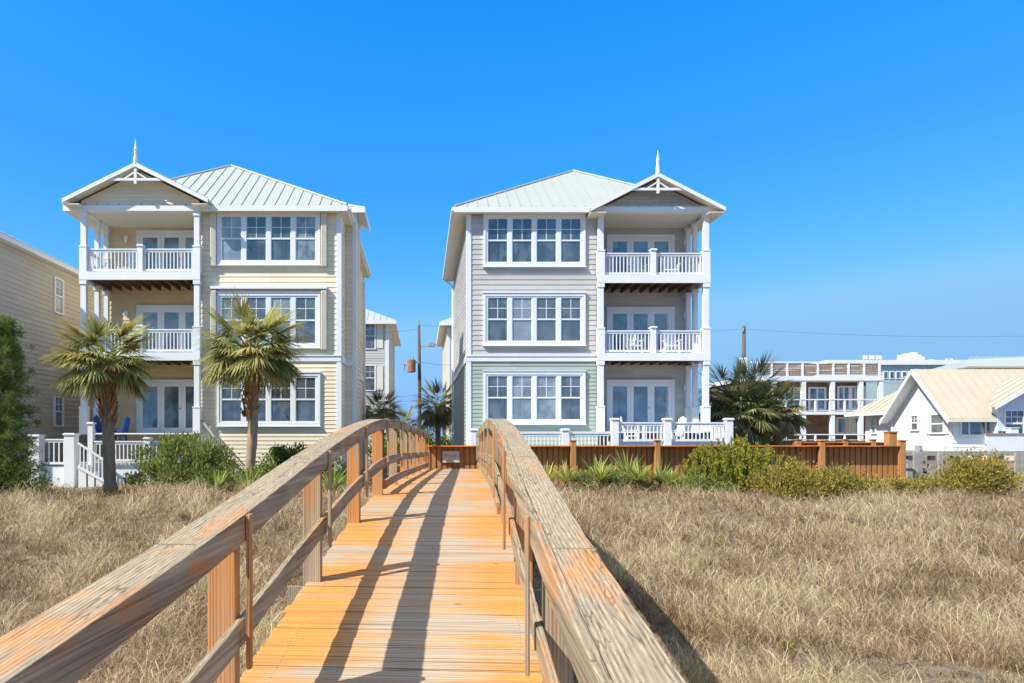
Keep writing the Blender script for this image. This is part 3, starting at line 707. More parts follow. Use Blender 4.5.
# --- patio deck of right house
PD = thing('patio_deck', 'white railed patio deck in front of the grey and sage house', 'deck', (6, 25, .7))
yd = 24.9; Q = lambda p: PX(p, yd); W_ = lambda p: PZ(p, yd)
mb = MB(); mb.cur = .5; mb.box(Q(612), Q(733), yd+.1, YP+.03, W_(446)-.06, W_(446)); mb.box(Q(470), Q(612)-.002, yd+.1, 26.9, W_(452)-.06, W_(452)); mb.build('deck_floor', 'white', PD)
mb = MB(); mb.cur = .5; mb.box(Q(609), Q(733), yd+.06, yd+.10, .5, W_(441.5)); mb.box(Q(470), Q(609)-.002, yd+.06, yd+.10, .5, W_(447)); mb.build('skirt_board', 'white', PD)
for p in (614.5, 667, 728.5): newel(PD, Q(p), yd, .5, W_(420), .24)
for p in (565, 474): newel(PD, Q(p), yd, .5, W_(430.5), .24)
railing(PD, (Q(618.5), yd), (Q(663), yd), W_(422.3), W_(443)); railing(PD, (Q(671), yd), (Q(725), yd), W_(422.3), W_(443))
railing(PD, (Q(478), yd), (Q(561.5), yd), W_(432.5), W_(451)); railing(PD, (Q(568.5), yd), (Q(609.5), yd), W_(432.5), W_(451))
railing(PD, (Q(728.5), yd+.14), (Q(728.5), 26.5), W_(422.3), W_(443), step=.16)
# --- porch deck with stair of left house
LD = thing('porch_deck', 'white railed porch deck and stair in front of the cream house', 'deck', (-11, 24.5, .7))
yd = 24.6
for p, a in ((36.5, 436.5), (71.5, 435)): newel(LD, Q(p), yd, .3, W_(a), .36)
for p in (148, 205): newel(LD, Q(p), yd, .3, W_(439), .2)
newel(LD, Q(91), yd+.02, .3, W_(424), .18)
railing(LD, (Q(41.5), yd), (Q(66.5), yd), W_(439), W_(466), step=.17); railing(LD, (Q(94), yd), (Q(145.5), yd), W_(441), W_(463)); railing(LD, (Q(150.5), yd), (Q(202.5), yd), W_(441), W_(463))
mb = MB(); mb.cur = .5; mb.box(Q(34), Q(76), yd+.03, yd+.09, .4, W_(466)); mb.box(Q(88), Q(208), yd+.12, yd+.16, .4, W_(463.5)); mb.build('skirt_board', 'trimblue', LD)
mb = MB(); mb.cur = .5; mb.box(Q(34), Q(208), yd+.17, YP2+.03, W_(463)-.06, W_(463)); mb.build('deck_floor', 'white', LD)
# stair rails running down to the right in front of the deck
a_, b_ = P(78, 443, 24.3), P(107.5, 462, 24.3); 
mb = MB(); mb.cur = .5; mb.beam(a_, b_, .09, .06); mb.beam(a_-Vector((0,0,.85)), b_-Vector((0,0,.74)), .05, .09); n = 8
sr = mb.build('stair_rail', 'white', LD)
for i in range(n):
    p_ = a_.lerp(b_, (i+.6)/n); m = MB(); m.cur = .5; m.box(p_.x-.018, p_.x+.018, p_.y-.018, p_.y+.018, p_.z-.82+.09*i/n, p_.z-.02); m.build('baluster', 'white', sr)
for i in range(4):
    mb = MB(); mb.cur = .5; x0 = PX(78+i*8, 24.3); mb.box(x0, x0+.34, 24.32, 24.56, .5, 1.45-.24*i); mb.build('step', 'white', LD)
# ---------------------------------------------------------------- furniture
def chair(name, label, mat, loc, rz, group=None, s=1.0):
    T = thing(name, label, 'chair', loc, group, rz)
    mb = MB(); mb.cur = .5; mb.box(-.26, .26, -.26, .24, .38, .42); mb.build('seat', mat, T, local=True, bevel=.01)
    mb = MB(); mb.cur = .5
    for i in range(5):
        x = -.22+i*.11; top = 1.06+(.09 if i == 2 else .05 if i in (1,3) else 0)
        mb.slab([(x-.045,.20,.40),(x+.045,.20,.40),(x+.045,.36,top),(x-.045,.36,top)], (0,.025,0))
    mb.beam((-.27,.25,.62),(.27,.25,.62), .04,.05); mb.build('backrest', mat, T, local=True)
    for sx in (-1, 1):
        for y0 in (-.22, .20):
            mb = MB(); mb.cur = .5; mb.box(sx*.27-.025, sx*.27+.025, y0-.03, y0+.03, 0, .38 if y0 > 0 else .60); mb.build('leg', mat, T, local=True)
        mb = MB(); mb.cur = .5; mb.box(sx*.29-.05, sx*.29+.05, -.30, .28, .60, .625); mb.build('armrest', mat, T, local=True)
    return T
G1 = 'white slatted chairs on the house porches'
c0 = chair('porch_chair', 'white slatted chair on the top balcony of the grey house, left of its middle post', 'white', (PX(637,27.6), 27.6, zf[2]), .1, G1)
def place(label, loc, rz):
    c = copy_tree(c0); c.location = loc; c.rotation_euler.z = rz; c['label'] = label; return c
place('white slatted chair on the top balcony of the grey house, right of its middle post', (PX(670,27.6), 27.6, zf[2]), -.15)
place('white slatted chair on the middle balcony of the grey house, left of its middle post', (PX(633,27.6), 27.6, zf[1]), .1)
place('white slatted chair on the middle balcony of the grey house, right of its middle post', (PX(671,27.6), 27.6, zf[1]), -.1)
place('white slatted chair at the left end of the white patio table', (PX(631,25.9), 25.9, W_(447)), math.pi/2-.2)
place('white slatted chair at the right end of the white patio table', (PX(674,25.9), 25.9, W_(447)), -math.pi/2+.2)
place('white slatted chair on the top balcony of the cream house, near its left column', (PX(97,26.9), 26.9, zf2[2]), .5)
place('white slatted chair on the top balcony of the cream house, beside the middle post', (PX(128,26.9), 26.9, zf2[2]), -.2)
chair('blue_chair', 'bright blue chair on the cream house porch, just left of the palm trunk', 'blue', (PX(106,26.6), 26.6, zf2[0]-.45), math.pi/2)
c = chair('blue_chair', 'second bright blue chair on the cream house porch, between palm trunk and porch doors', 'blue', (PX(118,26.4), 26.4, zf2[0]-.5), -math.pi/2)
T = thing('patio_table', 'white patio table on the deck of the grey and sage house', 'table', (PX(652,25.9), 25.9, W_(447)))
mb = MB(); mb.cur = .5; mb.box(-.48, .48, -.4, .4, .84, .88); mb.build('table_top', 'white', T, local=True, bevel=.01)
for sx in (-1, 1):
    for sy in (-1, 1): mb = MB(); mb.cur = .5; mb.box(sx*.42-.03, sx*.42+.03, sy*.34-.03, sy*.34+.03, 0, .84); mb.build('leg', 'white', T, local=True)
# ---------------------------------------------------------------- far left neighbour
NL = thing('neighbour_house', 'tan sided house with its long side wall at the left edge behind the pine', 'house', (-19, 30, .65))
xw = -15.3; ze = EYE+7.15
mb = MB(); mb.cur = .5; mb.box(-24, xw-.002, 24.2, 38, .3, ze); mb.build('wall_core', 'greytan', NL)
mb = MB(); siding(mb, (xw, 24.2), (xw, 38), .4, ze, .19, (1,0)); siding(mb, (-24, 24.2), (xw, 24.2), .4, ze, .19, (0,-1)); mb.build('siding', 'greytan', NL)
mb = MB(); mb.cur = .5; mb.box(xw-.05, xw+.32, 24.0, 38.3, ze-.02, ze+.16); mb.build('fascia', 'white', NL)
seam_roof(NL, [[(xw+.3,24.0,ze+.2),(xw+.3,38.3,ze+.2),(-19.6,36,ze+2.0),(-19.6,27,ze+2.0)], [(-24.4,24.0,ze+.2),(xw+.3,24.0,ze+.2),(-19.6,27,ze+2.0)]], 'greenroof', .5)
for (px_, py0, py1) in ((57.5, 278, 314), (57.5, 396, 427)):
    yy_ = abs(xw)*F/(CX-px_); z1, z0_ = PZ(py0, yy_), PZ(py1, yy_)
    o = add_window(NL, xw, yy_-.35, z0_, .75, z1-z0_, True, 'curtain', math.pi/2)
# ---------------------------------------------------------------- houses behind
def back_house(label, X0, X1, Y0, Y1, ze, apex, wmat, wins, loc):
    H = thing('back_house', label, 'house', loc)
    mb = MB(); mb.cur = .5; mb.box(X0+.002, X1-.002, Y0+.002, Y1, .3, ze); mb.build('wall_core', wmat, H)
    mb = MB(); siding(mb, (X0,Y0), (X1,Y0), .5, ze, .2, (0,-1)); siding(mb, (X0,Y1), (X0,Y0), .5, ze, .2, (-1,0)); siding(mb, (X1,Y0), (X1,Y1), .5, ze, .2, (1,0)); mb.build('siding', wmat, H)
    o = .6; c = [(X0-o,Y0-o,ze),(X1+o,Y0-o,ze),(X1+o,Y1+o,ze),(X0-o,Y1+o,ze)]; xm_ = (X0+X1)/2; r0 = (xm_, Y0+4, ze+apex); r1 = (xm_, Y1-4, ze+apex)
    seam_roof(H, [[c[0],c[1],r0],[c[1],c[2],r1,r0],[c[2],c[3],r1],[c[3],c[0],r0,r1]], 'metalroof', .5)
    mb = MB(); mb.cur = .5; mb.box(X0-o-.02, X1+o+.02, Y0-o-.02, Y0-o+.02, ze-.28, ze-.01); mb.box(X0-o-.02, X0-o+.02, Y0-o+.02, Y1+o, ze-.28, ze-.01); mb.box(X1+o-.02, X1+o+.02, Y0-o+.02, Y1+o, ze-.28, ze-.01); mb.build('fascia', 'white', H)
    mb = MB(); mb.cur = .5; mb.box(X0-o+.02, X1+o-.02, Y0-o+.02, Y1+o, ze-.26, ze-.22); mb.build('soffit', 'soffit', H)
    mb = MB(); mb.cur = .5
    for x in (X0, X1-.2): mb.box(x-.03, x+.23, Y0-.05, Y0, .5, ze-.28)
    mb.build('corner_board', 'white', H)
    for (a, b, c_, d_) in wins:
        x0, x1 = PX(a, Y0), PX(b, Y0); z0_, z1 = PZ(d_, Y0), PZ(c_, Y0)
        add_window(H, x0, Y0, z0_, x1-x0, z1-z0_, True)
        mb = MB(); mb.cur = .5; w_ = .5; mb.box(x1+.06, x1+.06+w_, Y0-.06, Y0-.02, z0_+.1, z1-.1); mb.build('shutter', 'soffit', H)
    return H
back_house('grey house with white shutters glimpsed behind the cream house', -11.5, -2.65, 54, 66, PZ(321.5, 54), 2.6, 'greybeige', [(364, 376, 322.5, 349.5), (364, 376, 365, 391)], (-7, 60, .65))
back_house('narrow glimpse of a cream house behind the grey and sage house', 2.0, 11, 54.5, 66, PZ(323, 54.5), 2.6, 'cream', [], (6, 60, .65))
# ---------------------------------------------------------------- deck building on the right
DB = thing('deck_building', 'brown shingled building with white roof deck and balconies behind the fence', 'building', (33, 60, .65))
Yb = 57.0; B = lambda p: PX(p, Yb); C = lambda p: PZ(p, Yb)
mb = MB(); mb.cur = .5; mb.box(B(750), B(880), Yb+1.8, Yb+9, .4, C(380)); mb.build('wall_core', 'brick', DB)
mb = MB(); siding(mb, (B(750), Yb+1.8), (B(880), Yb+1.8), .4, C(380), .2, (0,-1)); siding(mb, (B(750),Yb+9), (B(750),Yb+1.8), .4, C(380), .2, (-1,0)); mb.build('siding', 'brick', DB)
mb = MB(); mb.cur = .5; mb.box(B(748), B(884), Yb, Yb+9.2, C(380.5), C(376)); mb.build('roof_slab', 'white', DB)
mb = MB(); mb.cur = .5; mb.box(B(748), B(884), Yb, Yb+1.8, C(414.5), C(411.5)); mb.build('balcony_floor', 'white', DB)
for p in (775, 804.5, 833.5, 862, 882):
    for a, b in ((411.5, 380.5), (441, 414.5)):
        mb = MB(); mb.cur = .5; mb.box(B(p)-.16, B(p)+.16, Yb+.05, Yb+.35, C(a), C(b)); mb.build('column', 'white', DB)
for (zt_, zb_, st) in ((361.5, 376, 15.4), (399, 411.5, 14.7), (434, 441, 14.7)):
    mb = MB(); mb.cur = .5; mb.box(B(748), B(884), Yb+.02, Yb+.14, C(zt_+1), C(zt_)); 
    if zt_ > 390: mb.box(B(748), B(884), Yb+.05, Yb+.10, C(zb_-1.4), C(zb_-.8))
    p = 757
    while p < 884: mb.box(B(p)-.07, B(p)+.07, Yb+.03, Yb+.13, C(zb_), C(zt_)); p += st
    mb.build('railing', 'white', DB)
p = 757
while p < 880:
    mb = MB(); x0, x1 = B(p)+.1, B(p+15.4)-.1; z0_, z1 = C(374.5), C(363.2)
    n = 9
    for i in range(n):
        a = x0+(x1-x0)*i/n
        mb.box(a+.02, a+(x1-x0)/n-.04, Yb+.09, Yb+.12, z0_, z1)
    for i in range(5):
        z = z0_+(z1-z0_)*i/5; mb.box(x0, x1, Yb+.121, Yb+.14, z+.02, z+(z1-z0_)/5-.05)
    mb.build('lattice_panel', paint('brown_lattice', (.36,.27,.22,1), .8, .3, 8), DB); p += 15.4
for (a, b, c, d) in ((770,784,387,410),(784,803,387,410),(808,826,387,410),(837,850,386,410),(850,866,386,410),(836,862,417,434),(770,800,418,436)):
    mb = MB(); mb.cur = .5; y_ = Yb+1.75; x0, x1, z0_, z1 = PX(a,y_), PX(b,y_), PZ(d,y_), PZ(c,y_)
    mb.box(x0, x0+.16, y_-.05, y_, z0_, z1); mb.box(x1-.16, x1, y_-.05, y_, z0_, z1); mb.box(x0+.16, x1-.16, y_-.05, y_, z1-.14, z1); mb.box(x0+.16, x1-.16, y_-.05, y_, z0_, z0_+.12); mb.box((x0+x1)/2-.06, (x0+x1)/2+.06, y_-.05, y_, z0_+.12, z1-.14)
    f = mb.build('sliding_door', 'white', DB); mb = MB(); mb.box(x0+.16, (x0+x1)/2-.06, y_-.03, y_, z0_+.12, z1-.14); mb.box((x0+x1)/2+.06, x1-.16, y_-.03, y_, z0_+.12, z1-.14); mb.build('pane', 'doorglass', f)
mb = MB(); mb.cur = .5; mb.box(B(803), B(808), Yb+5, Yb+5.6, C(376), C(356.5)); mb.box(B(802.5), B(808.5), Yb+4.9, Yb+5.7, C(356.5), C(355)); mb.build('roof_vent', 'grey_metal', DB)
mb = MB(); mb.cur = .5; mb.box(B(741.5), B(747), Yb-.1, Yb+.4, C(362), C(357.5)); mb.box(B(741.5), B(747), Yb-.1, Yb+.4, .4, C(362)); mb.build('corner_pier', 'white', DB)
# teal building and long low building beyond
TB = thing('teal_building', 'pale teal building with a row of small square windows behind the cottage roof', 'building', (45, 66, .65))
Yt = 64.0
mb = MB(); mb.cur = .5; mb.box(PX(866,Yt), PX(960,Yt), Yt, Yt+9, .4, PZ(365,Yt)); mb.build('wall', 'teal', TB)
mb = MB(); mb.cur = .5; mb.box(PX(864,Yt), PX(962,Yt), Yt-.3, Yt+9.3, PZ(365,Yt), PZ(363,Yt)); mb.build('roof', 'white', TB)
for i in range(6):
    p = 883+i*6.2; mb = MB(); mb.cur = .5; mb.box(PX(p,Yt), PX(p+4.6,Yt), Yt-.06, Yt, PZ(379,Yt), PZ(371,Yt)); f = mb.build('window', 'white', TB); mb = MB(); mb.box(PX(p+.8,Yt), PX(p+3.8,Yt), Yt-.08, Yt-.061, PZ(378,Yt), PZ(372,Yt)); mb.build('pane', 'glass', f)
LB = thing('flat_roof_building', 'long white flat roofed building with rooftop equipment far behind the cottage', 'building', (70, 95, .65))
Yl = 90.0; q = lambda p: PX(p, Yl); w = lambda p: PZ(p, Yl)
mb = MB(); mb.cur = .5; mb.box(q(835), q(984), Yl, Yl+14, .4, w(364)); mb.build('wall', 'soffit', LB)
mb = MB(); mb.cur = .5; mb.box(q(826), q(986), Yl-.4, Yl+14.4, w(364), w(360.3)); mb.build('roof_slab', 'white', LB)
for (a, b, c) in ((923.5, 929, 351), (929, 934, 349.5), (934, 938, 352), (938, 941.5, 354), (908, 913, 358), (946, 952, 357)):
    mb = MB(); mb.cur = .5; mb.box(q(a), q(b)-.02, Yl+3, Yl+5, w(360.3), w(c)); mb.box(q(a)+.1, q(b)-.12, Yl+2.9, Yl+3, w(c)-.5, w(c)-.3); mb.build('rooftop_unit', 'white', LB)
for p in (873.5, 876, 880, 883, 887, 890.5, 932, 958, 963):
    mb = MB(); mb.cur = .5; mb.tube([(q(p),Yl+2,w(361)),(q(p),Yl+2,w(353.5 if p < 900 or p == 932 else 357))], .05, 6); mb.box(q(p)-.13, q(p)+.09, Yl+1.8, Yl+2, w(357), w(354.2) if p < 900 else w(358)); mb.build('antenna', 'white', LB)
for (a, b) in ((893, 908), (913, 920), (943, 958)):
    mb = MB(); mb.cur = .5; mb.box(q(a), q(b), Yl-.45, Yl-.41, w(366.5), w(364.2)); mb.build('shaded_window', 'glass', LB)
# big roofs at the right edge
RB = thing('distant_house', 'large distant house with tan wall top and grey green roof at the right edge', 'house', (50, 52, .65))
Yr = 50.0; q = lambda p: PX(p, Yr); w = lambda p: PZ(p, Yr)
mb = MB(); mb.cur = .5; mb.box(q(990), q(1080), Yr+.3, Yr+2, .4, w(366.5)); mb.build('wall', 'cream', RB)
seam_roof(RB, [[(q(962),Yr-.4,w(367)),(q(1085),Yr-.4,w(367)),(q(1085),Yr+4,w(350)),(q(1012),Yr+4,w(353))], [(q(962),Yr-.4,w(367)),(q(1012),Yr+4,w(353)),(q(985),Yr+9,w(367))]], 'greenroof', .5)
mb = MB(); mb.cur = .5; mb.box(q(962), q(1085), Yr-.45, Yr-.4, w(368.5), w(366.8)); mb.build('fascia', 'tanroof', RB)
# ---------------------------------------------------------------- white cottage
WC = thing('white_cottage', 'low white cottage with tan metal roof and gables behind the grey rail fence', 'house', (26, 33, .65))
Yc = 30.0; q = lambda p: PX(p, Yc); w = lambda p: PZ(p, Yc)
X0 = q(952.5); Yb2 = 33.5; ze = w(409); yr = (Yc+Yb2)/2; zr_ = EYE+(HY-370.5)*yr/F; X1 = X0+12; zb = w(451)
s_ = (zr_-ze)/(yr-Yc)
mb = MB(); mb.cur = .5; mb.box(X0+.003, X1, Yc+.003, Yb2, zb-.0, ze); mb.slab([(X0+.003,Yc+.003,ze),(X0+.003,Yb2,ze),(X0+.003,yr,zr_-.08)], (12,0,0)); mb.build('wall_core', 'white', WC)
mb = MB(); siding(mb, (X0,Yc), (X0+1.5,Yc), zb, ze-.05, .17, (0,-1)); siding(mb, (X0+1.5,Yc), (X1,Yc), zb, ze-.05, .17, (0,-1)); mb.build('siding', 'white', WC)
mb = MB(); siding(mb, (X0,Yb2), (X0,Yc), zb, ze, .9, (-1,0), None, .006)
L = Yb2-Yc; siding(mb, (X0,Yb2), (X0,Yc), ze, zr_-.08, .3, (-1,0), lambda z: (L/2-(zr_-.08-z)/s_*.98, L/2+(zr_-.08-z)/s_*.98), .006); mb.build('gable_siding', 'white', WC)
o_ = .55; ov = .45
seam_roof(WC, [[(X0-o_,Yc-ov,ze-ov*s_+.06),(X1,Yc-ov,ze-ov*s_+.06),(X1,yr,zr_+.06),(X0-o_,yr,zr_+.06)], [(X0-o_,yr,zr_+.06),(X1,yr,zr_+.06),(X1,Yb2+ov,ze-ov*s_+.06),(X0-o_,Yb2+ov,ze-ov*s_+.06)]], 'tanroof', .45)
mb = MB(); mb.cur = .5
for (ya, za, yb, zb_) in ((Yc-ov, ze-ov*s_+.0, yr, zr_+.0), (yr, zr_+.0, Yb2+ov, ze-ov*s_+.0)):
    mb.slab([(X0-o_-.03,ya,za+.05),(X0-o_-.03,yb,zb_+.05),(X0-o_-.03,yb,zb_-.16),(X0-o_-.03,ya,za-.16)], (.05,0,0))
    mb.slab([(X0-o_+.03,ya,za-.03),(X0-o_+.03,yb,zb_-.03),(X0,yb,zb_-.03),(X0,ya,za-.03)], (0,0,-.04))
mb.build('rake_board', 'white', WC)
mb = MB(); mb.cur = .5; mb.box(X0-o_, q(996), Yc-ov-.03, Yc-ov+.01, ze-ov*s_-.10, ze-ov*s_+.04); mb.build('gutter', 'soffit', WC)
# front windows
zt1 = w(412.5); zb1_ = w(434.5)
mb = MB(); mb.cur = .5; a0, a1 = q(959.5), q(993)
mb.box(a0, a1, Yc-.07, Yc-.02, zt1, zt1+.08); mb.box(a0, a1, Yc-.09, Yc-.02, zb1_-.08, zb1_)
for p in (959.5, 967.5, 984, 991.7): mb.box(q(p), q(p)+.055, Yc-.07, Yc-.02, zb1_, zt1)
f = mb.build('window', 'white', WC); mb = MB(); mb.box(a0+.05, a1-.02, Yc-.04, Yc-.022, zb1_, zt1); mb.build('pane', 'glass', f)
# gable-end windows (the wall faces left)
for (pa, pb, c, d) in ((911, 920, 414.5, 431), (930.5, 946, 413.5, 434)):
    ya = X0*F/(pa-CX); yb_ = X0*F/(pb-CX); ym = (ya+yb_)/2; z0_, z1 = PZ(d, ym), PZ(c, ym)
    o = add_window(WC, X0-.006, ya, z0_, ya-yb_, z1-z0_, pa < 920, 'glass', -math.pi/2)
    if pa > 920:
        for yy_ in (ya+.03, yb_-.20): mb = MB(); mb.cur = .5; mb.box(X0-.06, X0-.012, yy_, yy_+.17, z0_, z1); mb.build('shutter', 'soffit', WC)
# front cross gable at right
gx0 = q(1000); gy = Yc-.50; Gp = lambda x, y: P(x, y, gy)
mb = MB(); mb.cur = .5
a, b = P(996, 405.5, gy-.4), P(1050, 374, gy-.4); cc = P(1104, 405.5, gy-.4)
seam_roof(WC, [[a, b, b+Vector((0,2.3,0)), a+Vector((.02,.45,0))], [b, cc, cc+Vector((0,3,0)), b+Vector((0,2.3,0))]], 'tanroof', .45, 'gable_roof')
mb.slab([a+Vector((0,-.02,0)), b+Vector((0,-.02,0)), b+Vector((0,-.02,-.16)), a+Vector((0,-.02,-.16))], (0,.05,0)); mb.build('rake_board', 'white', WC)
mb = MB(); mb.cur = .5; mb.slab([Gp(998,451), Gp(998,405), Gp(1050,377), Gp(1099,405), Gp(1099,451)], (0,.49,0)); mb.build('gable_wall', paint('pale_blue_white', (.66,.71,.76,1), .6, .05), WC)
mb = MB(); mb.cur = .5; zz0, zz1 = PZ(434,gy), PZ(411,gy); x0, x1 = PX(1005,gy), PX(1022.5,gy)
mb.box(x0-.06, x0, gy-.05, gy, zz0, zz1); mb.box(x1, x1+.06, gy-.05, gy, zz0, zz1); mb.box(x0-.06, x1+.06, gy-.05, gy, zz1, zz1+.06); mb.box(x0-.06, x1+.06, gy-.06, gy, zz0-.06, zz0)
for t_ in (.33, .66): mb.box(x0+(x1-x0)*t_-.012, x0+(x1-x0)*t_+.012, gy-.04, gy, zz0+.5, zz1)
mb.box(x0, x1, gy-.045, gy, zz0+.42, zz0+.5); mb.box(x0, x1, gy-.038, gy, zz0+.72, zz0+.75)
f = mb.build('window', 'white', WC); mb = MB(); mb.box(x0, x1, gy-.02, gy-.005, zz0, zz1); mb.build('pane', 'glass', f)
# wing on the left, roof rising to the right
mb = MB(); mb.cur = .5; mb.box(X0, 29.5, Yb2+.01, 35.9, zb, 3.66); mb.build('wing_wall', 'white', WC)
A_, B_, C_, D_ = (22.7,Yb2+.1,3.66), (22.7,36.55,3.66), (24.7,34.9,5.0), (24.7,Yb2+.1,5.0)
seam_roof(WC, [[A_, B_, C_, D_], [B_, (29.5,36.55,3.66), (29.5,34.9,5.0), C_]], 'tanroof', .45, 'wing_roof')
mb = MB(); mb.cur = .5; mb.box(22.62, 22.70, Yb2+.1, 36.6, 3.54, 3.67); mb.tube([(22.7,Yb2+.3,3.55),(X0-.05,Yb2+.3,3.3),(X0-.05,Yb2+.3,zb)], .04, 6); mb.build('gutter', 'white', WC)
ya = X0*F/(871.5-CX); yb_ = X0*F/(876.2-CX); add_window(WC, X0-.006, ya, PZ(434,35.2), ya-yb_+.1, PZ(418,35.2)-PZ(434,35.2), False, 'glass', -math.pi/2)
# cottage deck: white board railing
CD = thing('cottage_deck', 'raised white board railing deck at the front of the cottage on timber piles', 'deck', (26, 28, .65))
yk = 28.2; q = lambda p: PX(p, yk); w = lambda p: PZ(p, yk)
mb = MB(); p = 985.5
while p < 1070: mb.box(q(p), q(p+2.4), yk, yk+.03, w(451), w(434.5)); p += 2.75
mb.build('railing_board', 'white', CD)
mb = MB(); mb.cur = .5; mb.box(q(985), q(1070), yk-.04, yk+.07, w(434.5), w(433.2)); mb.build('railing_cap', 'greywood', CD)
mb = MB(); mb.cur = .5; mb.box(q(905), q(1070), yk-.02, yk+1.7, w(454.5), w(451.5)); mb.build('deck_floor', 'greywood', CD)
for p in (912, 935, 958, 981, 1004, 1027): mb = MB(); mb.cur = .5; mb.box(q(p)-.1, q(p)+.1, yk+.1, yk+.3, .3, w(454.5)); mb.build('pile', 'greywood', CD)
# pots on railing
for i, p in enumerate((987.5, 1000, 1004)):
    mb = MB(); mb.tube([(q(p),yk,w(433.2)),(q(p),yk,w(433.2)+.09)], [.05,.065], 8)
    tag(mb.build('flower_pot', 'brownwood'), 'small dark pot standing on the white cottage deck railing', 'pot', 'pots on the cottage railing')
mb = MB(); mb.cur = .5; xx = q(1019); mb.box(xx-.16, xx+.16, yk+.2, yk+.5, w(436), w(428)); mb.box(xx-.19, xx+.19, yk+.17, yk+.53, w(428), w(427.3)); tag(mb.build('white_planter', 'white'), 'white square planter box standing on the cottage deck', 'planter')
# grey rail fence in front of cottage
GF = thing('grey_rail_fence', 'weathered grey post and rail fence between orange fence and right edge', 'fence', (19, 25.5, .65))
yg = 25.5; q = lambda p: PX(p, yg); w = lambda p: PZ(p, yg)
for z_, t_ in ((453.5, 2.2), (460.5, 3.2), (468, 3.2)):
    mb = MB(); mb.box(q(905.5), q(1060), yg-.02, yg+.03, w(z_+t_), w(z_)); mb.build('rail', 'greywood', GF)
for p in (914.5, 918.8, 939, 962, 990, 1015.5, 1019.5, 1042): mb = MB(); mb.box(q(p)-.08, q(p)+.08, yg-.10, yg-.022, .3, w(452)); mb.build('post', 'greywood', GF)
mb = MB(); mb.cur = .5; mb.box(q(919), q(922.5), yg-.0, yg+.22, w(452.8), w(445.5)); mb.box(q(919.6), q(921.9), yg-.03, yg, w(450), w(447)); tag(mb.build('meter_box', 'grey_metal'), 'small grey box mounted above the grey rail fence beside the cottage', 'box')
# ---------------------------------------------------------------- utility poles and wires
UP = thing('utility_pole', 'tall utility pole with rusty transformer in the gap between the houses', 'utility pole', (PX(419.8,48), 48, .6))
mb = MB(); x = PX(419.8,48); mb.tube([(x,48,.3),(x-.02,48,PZ(380,48)),(x-.06,48,PZ(325,48))], [.14,.125,.10], 10); mb.build('pole', 'pole', UP, smooth=True)
mb = MB(); xt = PX(411.5,48); mb.tube([(xt,47.9,PZ(372.5,48)),(xt,47.9,PZ(372,48)),(xt,47.9,PZ(360.5,48)),(xt,47.9,PZ(359.5,48))], [.25,.30,.30,.2], 14); mb.build('transformer', 'rust', UP)
mb = MB(); mb.box(xt+.2, x, 47.88, 47.95, PZ(363,48), PZ(362,48)); mb.tube([(xt-.1,47.9,PZ(359.5,48)),(xt-.1,47.9,PZ(357,48))], .04); mb.tube([(xt+.12,47.9,PZ(359.5,48)),(xt+.12,47.9,PZ(356.5,48))], .04); mb.tube([(xt-.75,47.9,PZ(364,48)),(xt-.3,47.9,PZ(366,48))], .03); mb.tube([(x-.09,48,PZ(327,48)),(x-.09,48,PZ(320,48))], .045); mb.tube([(xt-.55,47.8,PZ(371,48)),(xt-.5,47.8,PZ(364,48))], .05); mb.build('fittings', 'grey_metal', UP)
mb = MB(); xa = PX(432,48); mb.beam((x,48,PZ(347,48)),(xa+.3,48,PZ(344.5,48)),.07,.07); mb.box(xa-.25, xa+.2, 47.8, 48.2, PZ(346.5,48), PZ(343,48)); mb.build('street_light_arm', 'grey_metal', UP)
mb = MB(); mb.cur = .5; x2 = PX(416.5,48.2); mb.tube([(x2+.2,48.3,.3),(x2+.28,48.3,PZ(375,48))], [.09,.07], 8); mb.build('service_conduit', 'grey_metal', UP)
UP2 = thing('utility_pole', 'plain utility pole rising behind the roof deck building', 'utility pole', (PX(744,62), 62, .6))
mb = MB(); x = PX(744,62); mb.tube([(x,62,.3),(x,62,PZ(326,62))], [.2,.14], 10); mb.build('pole', 'pole', UP2, smooth=True)
mb = MB(); mb.tube([(x-.15,61.8,PZ(331,62)),(x-.15,61.8,PZ(328,62))], .06); mb.beam((x-.25,61.85,PZ(332,62)),(x+.25,61.85,PZ(332,62)),.06,.06); mb.build('insulator', 'grey_metal', UP2)
def wire(label, a, b, sag, r_=.011, n=14):
    mb = MB(); a = Vector(a); b = Vector(b); mb.tube([a.lerp(b, i/n)-Vector((0,0,sag*4*(i/n)*(1-i/n))) for i in range(n+1)], r_, 5); tag(mb.build('power_line', 'wire'), label, 'cable')
wire('upper thin power line crossing the sky from the plain pole to the right edge', (PX(744,62),62,PZ(329,62)), (PX(1110,62),62,PZ(333,62)), .5)
wire('upper thin power line crossing the sky between the two utility poles', (PX(419,48),48,PZ(325,48)), (PX(744,62),62,PZ(329,62)), .5)
wire('lower thin power line left of the transformer pole beside the cream house', (PX(340,50),50,PZ(395,50)), (PX(419,48),48,PZ(395,48)), .15)
wire('second low power line left of the transformer pole, just beneath another', (PX(340,50),50,PZ(401,50)), (PX(419,48),48,PZ(400,48)), .15)
wire('thin power line right of the transformer pole reaching the grey and sage house', (PX(419,48),48,PZ(362,48)), (PX(480,50),50,PZ(364,50)), .15)
wire('top thin power line running left from the transformer pole head', (PX(330,50),50,PZ(331,50)), (PX(419,48),48,PZ(329,48)), .2)
